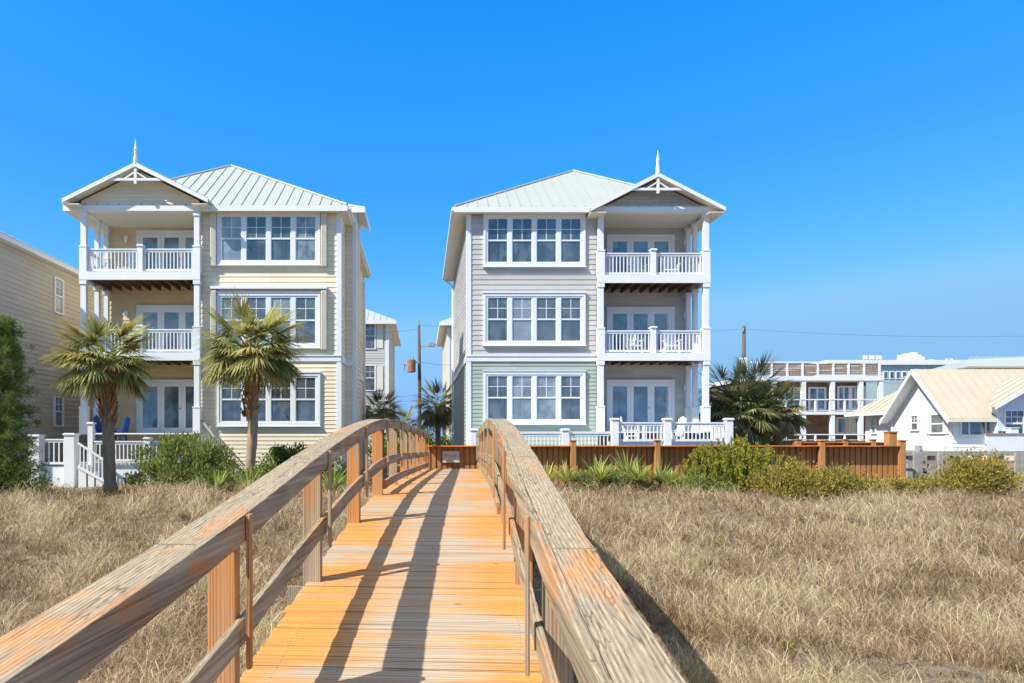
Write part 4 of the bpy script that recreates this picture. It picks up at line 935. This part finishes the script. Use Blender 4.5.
# ---------------------------------------------------------------- vegetation
def rand_dirs(n): v = rng.normal(size=(n,3)); return v/np.linalg.norm(v, axis=1)[:, None]
def leaves(c, dirs, L, W):
    """c (n,3) base points, dirs (n,3) unit, L,W (n,) -> diamond quads"""
    s = np.cross(dirs, rand_dirs(len(c))); s /= np.linalg.norm(s, axis=1)[:, None]+1e-9
    m = c+dirs*(L*.45)[:, None]; t_ = c+dirs*L[:, None]
    return np.stack([c, m+s*(W/2)[:, None], t_, m-s*(W/2)[:, None]], 1)
def bush(name, label, cat, c, r, n, leaf=(.09,.035), mat='shrub', clumps=26, upb=.5, group=None, stems=7, jag=.28):
    c = np.array(c, float); r = np.array(r, float)   # c: base centre, r: half sizes (x,y) and height
    T = thing(name, label, cat, tuple(c), group)
    d = rand_dirs(clumps); d[:, 2] = np.abs(d[:, 2])
    rad = .25+.72*rng.random(clumps)**.5
    cc = c+np.stack([d[:,0]*r[0]*rad, d[:,1]*r[1]*rad, .12*r[2]+d[:,2]*r[2]*rad*.85], -1)
    cr = (.20+.22*rng.random(clumps))*min(r[0], r[2])*1.1; tone = rng.random(clumps)
    k = rng.integers(0, clumps, n)
    dd = rand_dirs(n); rr = rng.random(n)**.45
    p = cc[k]+dd*(cr[k]*rr)[:, None]*(1+jag*rng.normal(size=n))[:, None]
    ok = p[:, 2] > c[2]-.02; p, dd, k = p[ok], dd[ok], k[ok]; n = len(p)
    dirs = dd*.7+rand_dirs(n)*.7+np.array([0,0,upb]); dirs /= np.linalg.norm(dirs, axis=1)[:, None]
    L = leaf[0]*(.6+.8*rng.random(n)); W = leaf[1]*(.6+.8*rng.random(n))
    np_obj('foliage', leaves(p, dirs, L, W), np.clip(.55*rng.random(n)+.45*tone[k], 0, 1), mat, T)
    mb = MB()
    for i in range(stems):
        e = Vector(cc[i % clumps]); b = Vector(c)+Vector((rng.normal()*r[0]*.15, rng.normal()*r[1]*.15, -.1)); m = b.lerp(e, .5)+Vector((rng.normal()*.05, rng.normal()*.05, .05))
        mb.tube([b, m, e], [.022,.015,.006], 5)
    mb.build('stems', 'branch', T); return T
def spray_bush(name, label, c, r, n_shoots, mat, L0=(.5,1.0), leaf=(.07,.02), group=None, per=110, spread=.8):
    """upright feathery shoots"""
    c = np.array(c, float); T = thing(name, label, 'bush', tuple(c), group); Q_ = []; R_ = []
    mb = MB()
    for i in range(n_shoots):
        a = rng.random()*6.283; q_ = rng.random()**.6
        b = c+np.array([math.cos(a)*r[0]*q_, math.sin(a)*r[1]*q_, 0]); hgt = r[2]*(.55+.5*rng.random())*(1-.45*q_*q_)
        tip = b+np.array([math.cos(a)*q_*spread*.35+rng.normal()*.10, math.sin(a)*q_*.25+rng.normal()*.08, hgt])
        mid = (b+tip)/2+np.array([rng.normal()*.05, rng.normal()*.05, 0])
        mb.tube([b, mid, tip], [.014,.009,.003], 4)
        t_ = .15+.85*rng.random(per)**.8; p = ((1-t_)**2)[:, None]*b+(2*t_*(1-t_))[:, None]*mid+(t_**2)[:, None]*tip
        p = p+rand_dirs(per)*(.09*(1.25-t_)*rng.random(per))[:, None]
        d = rand_dirs(per)*.75+np.array([0,0,.75])+(tip-b)/np.linalg.norm(tip-b)*.5; d /= np.linalg.norm(d, axis=1)[:, None]
        Q_.append(leaves(p, d, leaf[0]*(.6+.9*rng.random(per)), leaf[1]*(.6+.9*rng.random(per)))); tone = rng.random()
        R_.append(np.clip(.5*rng.random(per)+.2*t_+.3*tone, 0, 1))
    np_obj('foliage', np.concatenate(Q_), np.concatenate(R_), mat, T); mb.build('stems', 'branch', T); return T
def strips(base, dirs, L, W, seg=3, droop=.3, rnd=None):
    """tapering strips that bend down: base (n,3) dirs (n,3)"""
    n = len(base); up = np.array([0,0,1.0]); s = np.cross(dirs, up+.01*rand_dirs(n)); s /= np.linalg.norm(s, axis=1)[:, None]+1e-9
    pts = [base]; d = dirs.copy()
    for i in range(seg):
        pts.append(pts[-1]+d*(L/seg)[:, None]); d = d+np.array([0,0,-1.0])*(droop*(i+1)/seg)[:, None] if hasattr(droop, '__len__') else d+np.array([0,0,-droop*(i+1)/seg]); d /= np.linalg.norm(d, axis=1)[:, None]
    pts = np.stack(pts, 1); ww = np.array([.7,1,.7,.05] if seg == 3 else np.linspace(1,.05,seg+1)); o = s[:, None]*(W[:, None]*ww)[:, :, None]/2
    A = pts-o; B_ = pts+o; return np.stack([A[:, :-1], B_[:, :-1], B_[:, 1:], A[:, 1:]], 2)
def yucca(label, c, s=.5, n=70, group='spiky yuccas along the fence'):
    T = thing('yucca', label, 'plant', c, group); c = np.array(c)
    d = rand_dirs(n); d[:, 2] = np.abs(d[:, 2])*.9+.12; d /= np.linalg.norm(d, axis=1)[:, None]
    q_ = strips(c+d*.05+np.array([0,0,.15*s]), d, s*1.15*(.7+.5*rng.random(n)), .05*(.7+.6*rng.random(n)), 3, .12)
    np_obj('blades', q_, np.clip(rng.random(n), 0, 1), 'yucca', T)
    mb = MB(); mb.tube([(c[0],c[1],c[2]-.1),(c[0],c[1],c[2]+.3*s)], [.05,.04], 6); mb.build('stem', 'branch', T)
def palm(label, base, top, R=1.9, nf=38, mat='palm', dead=6, trunk=(.16,.20,.16), boots=True, seed=1, group='sabal palms', lean=0, leaflets=30, per_w=.050, tilt=(-.65, 1.35)):
    T = thing('palm_tree', label, 'palm tree', base, group); base = Vector(base); top = Vector(top)
    mb = MB(); N = 26; pts = []; rad = []
    for i in range(N+1):
        t_ = i/N; p = base.lerp(top, t_)+Vector((lean*math.sin(t_*3.14), 0, 0)); pts.append(p-Vector((0,0,.25 if i == 0 else 0)))
        r0 = trunk[0]*(1-t_)+trunk[2]*t_; rad.append(r0*(1+.07*random.uniform(-1,1))*(1.25 if t_ < .04 else 1))
    mb.tube(pts, rad, 12); mb.build('trunk', 'bark', T, smooth=True)
    Hh = (top-base).length
    if boots:
        mb = MB()
        for i in range(130):
            t_ = 1-.50*random.random()**1.1; p = base.lerp(top, t_); a = random.random()*6.283; rr = trunk[2]*.95
            o = Vector((math.cos(a), math.sin(a), 0)); s_ = Vector((-math.sin(a), math.cos(a), 0)); L = random.uniform(.16,.30)
            q0 = p+o*rr; q1 = p+o*(rr+.10+.05*random.random())+Vector((0,0,L)); mb.cur = random.random()
            mb.hexa([q0-s_*.06, q0+s_*.06, q0+s_*.05+o*.03, q0-s_*.05+o*.03, q1-s_*.028, q1+s_*.028, q1+s_*.02+o*.02, q1-s_*.02+o*.02])
        mb.cur = None; mb.build('boots', 'boot', T)
    def fan(az, el, Lp, Lf, droopk, k, wgt):
        d0 = np.array([math.cos(az)*math.cos(el), math.sin(az)*math.cos(el), math.sin(el)])
        b = np.array(top)+np.array([math.cos(az), math.sin(az), 0])*trunk[2]*.5
        p1 = b+d0*Lp*.55; d1 = d0+np.array([0,0,-.22*droopk]); d1 /= np.linalg.norm(d1); p2 = p1+d1*Lp*.45
        side = np.cross(d1, [0,0,1.0]); side /= np.linalg.norm(side)+1e-9; nrm = np.cross(side, d1)
        th = np.linspace(-1.75, 1.75, k)+rng.normal(0,.03,k); 
        dirs = np.cos(th)[:, None]*d1+np.sin(th)[:, None]*side-nrm*(.30*np.abs(np.sin(th)))[:, None]*1.0
        dirs /= np.linalg.norm(dirs, axis=1)[:, None]
        Ls = Lf*(.62+.38*np.cos(th*.55))*(.88+.24*rng.random(k))
        st = p2+d1*(.12*np.cos(th))[:, None]
        q_ = strips(np.repeat(st[:1]*0, k, 0)+st, dirs, Ls, np.full(k, per_w), 3, .55*wgt*(.5+rng.random(k)))
        return (b, p1, p2), q_
    QQ, RR = [], []; mb = MB()
    for i in range(nf):
        az = i*2.39996+rng.normal(0,.2); t_ = (i+.5)/nf; el = tilt[1]+(tilt[0]-tilt[1])*t_**.85+rng.normal(0,.12)
        Lp = R*(.42+.12*rng.random()); (b, p1, p2), q_ = fan(az, el, Lp, R*(.50+.10*rng.random()), 1+1.2*t_, leaflets, .35+.45*t_)
        mb.tube([b, p1, p2], [.022,.016,.010], 4); QQ.append(q_); base_t = .15+.5*rng.random()-.15*t_
        RR.append(np.clip(base_t+.30*rng.random(len(q_)), 0, .80) if rng.random() > .05 else np.full(len(q_), .95))
    np_obj('fronds', np.concatenate(QQ), np.concatenate(RR), mat, T); mb.build('frond_stalks', 'yucca', T)
    if dead:
        QQ, RR = [], []; mb = MB()
        for i in range(dead):
            az = rng.random()*6.283; (b, p1, p2), q_ = fan(az, -.30-.75*rng.random(), R*.44, R*.44, 2, 20, 1.4); QQ.append(q_); RR.append(rng.random(len(q_)))
        np_obj('dead_fronds', np.concatenate(QQ), np.concatenate(RR), 'deadfrond', T)
    return T
def gp(px_, Y): x = PX(px_, Y); return (x, Y, float(ground(x, Y)))
Yp1 = 22.3; b1 = gp(110.5, Yp1); palm('sabal palm with orange trunk boots in front of the cream house porch steps', b1, (PX(105.5,Yp1), Yp1, PZ(360,Yp1)), 1.74, 52, dead=5, trunk=(.18,.22,.19), tilt=(-.5,1.2), per_w=.06, leaflets=34)
b2 = gp(248, Yp1); palm('sabal palm with a pale bare trunk in front of the cream house lower windows', b2, (PX(252,Yp1), Yp1, PZ(350,Yp1)), 1.86, 62, dead=6, trunk=(.16,.21,.19), tilt=(-.6,1.15), per_w=.06, leaflets=34, lean=.10)
palm('short dark palm standing right of the utility pole against the grey house', gp(438,40), (PX(438,40), 40, PZ(405,40)), 1.7, 44, 'palmdark', 16, group='dark palms behind the houses', boots=False, tilt=(-.9,1.3))
palm('low dark palm showing above the left handrail beside the cream house', gp(381,37), (PX(381,37), 37, PZ(411,37)), 1.35, 40, 'palmdark', 8, group='dark palms behind the houses', boots=False, tilt=(-.7,1.3))
palm('low bushy palm behind the boardwalk between the pole and its taller neighbour', gp(405,42), (PX(404,42), 42, PZ(426,42)), 1.3, 36, 'palmdark', 8, group='dark palms behind the houses', boots=False, tilt=(-.7,1.3))
for (lb, px_, Y_, py_, R_, nf, dd) in (('tall dark palm right beside the grey house column', 730, 30, 398, 1.75, 52, 12), ('dark palm with pale hanging dead fronds between its two neighbours', 754, 31, 393, 1.8, 46, 34), ('lower dark palm with straw dead skirt, rightmost of the palm clump', 777, 29.5, 410, 1.4, 46, 30), ('low dark palm filling the clump behind the bright green bush', 740, 29, 414, 1.7, 46, 14)):
    palm(lb, gp(px_, Y_), (PX(px_,Y_), Y_, PZ(py_,Y_)), R_, nf, 'palmdark', dd, group='dark palms behind the fence', boots=False, tilt=(-1.0,1.35))
bush('background_shrub', 'dark shrubs at the feet of the palms in the gap between the two tall houses', 'shrub', gp(418,46), (4.2,1.2,2.3), 9000, (.20,.09), 'shrubdark', 50, .5)
bush('background_shrub', 'dark shrubs behind the patio between the grey house and the palm clump', 'shrub', gp(722,34), (3.6,1.2,2.9), 9000, (.18,.07), 'shrubdark', 50, .6)
# pine at left edge
def pine(label, base, H, R, n_br=70):
    T = thing('pine_tree', label, 'pine tree', base); b = Vector(base); mb = MB()
    mb.tube([b-Vector((0,0,.2)), b+Vector((.05,0,H*.5)), b+Vector((0,0,H*.95))], [.13,.09,.02], 9); mb.build('trunk', 'branch', T, smooth=True)
    mb = MB(); Q_, R_ = [], []
    for i in range(n_br):
        t_ = .04+.94*((i+.5)/n_br); a = i*2.4+rng.normal(0,.2); L = R*(1-t_)**.55*(.7+.4*rng.random()); z = t_*H
        p0 = b+Vector((0,0,z)); d = Vector((math.cos(a), math.sin(a), .12+.3*t_)); p1 = p0+d*L; mb.tube([p0, p0.lerp(p1,.5)-Vector((0,0,.06)), p1], [.03,.018,.006], 5)
        for j in range(12):
            s_ = .25+.75*random.random(); c = np.array(p0.lerp(p1, s_))+rng.normal(0, .14, 3)*np.array([1,1,.7]); n = 60; tone = rng.random()
            dd = rand_dirs(n)+np.array([0,0,.55])+.4*np.array([math.cos(a),math.sin(a),0]); dd /= np.linalg.norm(dd, axis=1)[:, None]
            Q_.append(leaves(c+dd*.02+rng.normal(0,.05,(n,3)), dd, .13*(.6+.6*rng.random(n)), np.full(n, .016))); R_.append(np.clip(.55*tone+.4*rng.random(n), 0, .9) if rng.random() > .06 else np.full(n, .97))
    np_obj('foliage', np.concatenate(Q_), np.concatenate(R_), 'pine', T); mb.build('branches', 'branch', T)
pine('dark dense pine standing at the left edge of the dune', gp(0, 20.5), PZ(322,20.5)-.6, 1.38)
bush('undergrowth_bush', 'dark low bush under the pine at the left edge', 'bush', gp(10,20), (1.0,.8,1.2), 7000, (.09,.03), 'shrubdark', 30)
# shrubs in front of the cream house
bush('shrub', 'broad leafy green shrub behind the grass, just right of the left palm trunk', 'shrub', gp(187,21.4), (1.1,.7,1.85), 6500, (.13,.05), 'shrub', 34, 1.1)
bush('shrub', 'thin twiggy green shrub in front of the cream porch railing', 'shrub', gp(152,21.8), (.8,.5,1.4), 3000, (.11,.04), 'shrub', 22, 1.0)
bush('shrub', 'grey green straggly shrub right of the broad leafy one before the cream house', 'shrub', gp(214,21.2), (.8,.6,1.45), 3200, (.11,.04), 'shrub', 22, 1.0)
bush('shrub', 'rounded dense green bush behind the left handrail under the lower windows', 'shrub', gp(290,23.4), (.85,.7,1.55), 6500, (.10,.05), 'shrubdark', 34, .5, jag=.15)
bush('shrub', 'low olive shrub around the foot of the right palm before the cream house', 'shrub', gp(262,21.8), (.95,.6,.8), 4200, (.11,.04), 'shrub', 26, .8)
bush('shrub', 'small leafy sprout above the left handrail at the cream house corner', 'shrub', gp(330,24.4), (.45,.4,1.9), 700, (.13,.06), 'shrub', 12, .7)
bush('shrub', 'small shrub showing through the left handrail gaps', 'shrub', gp(343,22.6), (.6,.5,.95), 2600, (.10,.035), 'shrub', 20, .8)
yucca('yellow green yucca in the grass beneath the broad leafy shrub', gp(217,20.6), .6)
yucca('bright yucca between the right palm trunk and the left handrail', gp(248,20.4), .62)
yucca('small yucca left of the bright one near the right palm', gp(240,20.9), .5)
yucca('yucca seen through the left handrail beside its first tall post', gp(332,20.9), .7)
for lb, px_, Y_, s_ in (('yucca standing tall against the orange fence, nearest the right handrail', 547, 21.6, .6), ('pale low yucca in the grass beside the right handrail', 566, 21.0, .55), ('bright yucca with yellow blades below the fence post', 597, 21.6, .62), ('yucca low in front of the bright yellow one', 601, 20.6, .5), ('largest yucca clump in front of the fence boards', 628, 21.4, .78), ('low dense yucca at the foot of the largest clump', 638, 20.6, .55), ('dark yucca left of the bright green bush', 660, 21.2, .6), ('small yucca between the dark one and bright green bush', 671, 20.7, .45)):
    x, y, z = gp(px_, Y_); yucca(lb, (x, y, z+.22), s_, 85)
bush('shrub', 'mixed low green plants at the foot of the fence between the yuccas', 'shrub', gp(612,20.9), (1.5,.4,.62), 3600, (.10,.03), 'shrub', 30, 1.0)
bush('shrub', 'pale straggly undergrowth in front of the bright green bush', 'shrub', gp(703,20.3), (1.0,.4,.65), 2400, (.10,.03), 'shrub', 24, 1.0)
spray_bush('cedar_bush', 'large bright green feathery bush in front of the fence', gp(735,21.0), (1.35,.8,1.80), 310, 'cedar', leaf=(.085,.030), per=150)
bush('low_shrub', 'yellow green mounded shrub in front of the fence, left of the other mounds', 'shrub', gp(790,19.8), (1.25,.8,.92), 9000, (.085,.035), 'yellowgreen', 44, .9, 'yellow green mounded dune shrubs')
bush('low_shrub', 'yellow green mounded shrub beneath the middle of the right fence', 'shrub', gp(832,20.1), (1.0,.8,.88), 7000, (.085,.035), 'yellowgreen', 40, .9, 'yellow green mounded dune shrubs')
bush('low_shrub', 'low yellow green mound beneath the last fence post', 'shrub', gp(884,20.4), (1.35,.7,.66), 6000, (.085,.035), 'yellowgreen', 40, .9, 'yellow green mounded dune shrubs')
bush('low_shrub', 'rounded yellow green shrub in front of the grey rail fence', 'shrub', gp(978,20.2), (1.0,.9,1.02), 9000, (.085,.035), 'yellowgreen', 46, .8, 'yellow green mounded dune shrubs')
bush('low_shrub', 'sparse yellow green shrub left of the rounded one by the grey fence', 'shrub', gp(930,20.8), (.8,.5,.5), 2000, (.085,.035), 'yellowgreen', 24, .8, 'yellow green mounded dune shrubs')
mb = MB(); b = gp(772, 19.4); mb.tube([(b[0],b[1],b[2]),(b[0]+.02,b[1],b[2]+.8),(b[0]-.01,b[1],b[2]+1.5)], [.012,.01,.006], 5); tag(mb.build('bare_stem', 'branch'), 'single bare upright stem before the bright green bush', 'stem')
# fallen twig in the foreground
mb = MB(); pts = [P(a, b, (EYE+.14)*F/(b-HY)) for a, b in ((864,690),(880,676),(898,667),(915,662),(932,661),(948,665),(962,671),(978,676),(992,684))]; mb.tube([p+Vector((0,0,.012*(i % 3))) for i, p in enumerate(pts)], [.004,.005,.006,.007,.007,.006,.006,.005,.003], 6)
tag(mb.build('fallen_twig', 'branch'), 'thin curved brown twig lying in the foreground grass', 'twig')
for i in range(26):
    Y_ = 7.0*(20/7.0)**rng.random(); px_ = 640+400*rng.random() if i % 3 else 60+150*rng.random(); x_, y_, z_ = gp(px_, Y_)
    if -1.9 < bridge_u(x_, y_) < 1.2: continue
    n = 260; d = rand_dirs(n); d[:, 2] = np.abs(d[:, 2]); c_ = np.array([x_, y_, z_+.02])+d*rng.random((n,1))*np.array([.11,.11,.12])
    o = np_obj('low_weed', leaves(c_, (d+np.array([0,0,.3]))/1.2, .05*(.5+rng.random(n)), np.full(n, .018)), rng.random(n), 'yellowgreen')
    tag(o, 'small low tuft of green weed growing in the dry dune grass', 'weed', 'small green weeds in the dune grass')
# ---------------------------------------------------------------- light, sky, camera
LV = Vector((.88, .48, -1.0)).normalized(); sd = -LV
elev = math.asin(sd.z); az = math.atan2(sd.x, sd.y)
W = bpy.data.worlds.new('World'); S.world = W; W.use_nodes = True; n = W.node_tree.nodes; l = W.node_tree.links
sky = n.new('ShaderNodeTexSky'); sky.sky_type = 'NISHITA'; sky.sun_disc = False; sky.sun_elevation = elev; sky.sun_rotation = az
sky.air_density = 1.0; sky.dust_density = .25; sky.ozone_density = 2.2; sky.altitude = 0
hs = n.new('ShaderNodeHueSaturation'); hs.inputs['Saturation'].default_value = 1.2; l.new(sky.outputs[0], hs.inputs['Color'])
EXPO = 1.25
sp = n.new('ShaderNodeSeparateColor'); cb = n.new('ShaderNodeCombineColor'); l.new(hs.outputs[0], sp.inputs[0])
def mth(op, a, b):
    m = n.new('ShaderNodeMath'); m.operation = op
    for i, v in ((0, a), (1, b)):
        if isinstance(v, (int, float)): m.inputs[i].default_value = v
        else: l.new(v, m.inputs[i])
    return m.outputs[0]
raw = [mth('MULTIPLY', sp.outputs[i], .1757) for i in range(3)]     # the clear deep blue of this sky, channel by channel, hazier low down
chan = [mth('MINIMUM', mth('MULTIPLY', mth('POWER', raw[0], 1.85), 1.52), .275),
        mth('MINIMUM', mth('MULTIPLY', mth('POWER', raw[1], .66), .77), mth('MAXIMUM', mth('SUBTRACT', .70, mth('MULTIPLY', raw[1], .13)), .55)),
        mth('MINIMUM', mth('MULTIPLY', mth('POWER', raw[2], .22), 1.12), mth('MAXIMUM', mth('SUBTRACT', 1.45, mth('MULTIPLY', raw[2], .40)), .92))]
for i in range(3): l.new(mth('MULTIPLY', chan[i], 1/(2**EXPO*.12)), cb.inputs[i])
# paler, brighter zenith added above the camera's view to fill the shadows
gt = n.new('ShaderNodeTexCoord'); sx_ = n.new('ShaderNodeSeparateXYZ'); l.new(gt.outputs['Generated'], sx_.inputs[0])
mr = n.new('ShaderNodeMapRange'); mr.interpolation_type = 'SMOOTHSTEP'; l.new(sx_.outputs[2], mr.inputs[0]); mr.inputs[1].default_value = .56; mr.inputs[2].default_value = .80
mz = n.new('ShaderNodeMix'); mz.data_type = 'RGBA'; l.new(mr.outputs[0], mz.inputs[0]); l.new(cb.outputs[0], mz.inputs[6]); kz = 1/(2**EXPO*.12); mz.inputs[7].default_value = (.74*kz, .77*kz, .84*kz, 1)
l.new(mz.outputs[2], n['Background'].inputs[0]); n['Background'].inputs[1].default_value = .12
sl = bpy.data.lights.new('sun', 'SUN'); sl.energy = 2.95; sl.angle = math.radians(.53); sl.color = (1,.94,.84)
so = bpy.data.objects.new('sun', sl); COL.objects.link(so); so.rotation_euler = LV.to_track_quat('-Z', 'Y').to_euler()
cd = bpy.data.cameras.new('camera'); co = bpy.data.objects.new('camera', cd); COL.objects.link(co); co.location = (0,0,EYE); co.rotation_euler = (math.pi/2,0,0)
cd.sensor_width = 36; cd.lens = 36*F/1024; cd.shift_x = (512-CX)/1024; cd.shift_y = (HY-341.5)/1024; cd.clip_start = .05; cd.clip_end = 4000
S.camera = co
S.view_settings.view_transform = 'Standard'; S.view_settings.look = 'None'; S.view_settings.exposure = EXPO; S.view_settings.gamma = 1
S.render.resolution_x = 1024; S.render.resolution_y = 683
S.cycles.max_bounces = 6; S.cycles.diffuse_bounces = 3
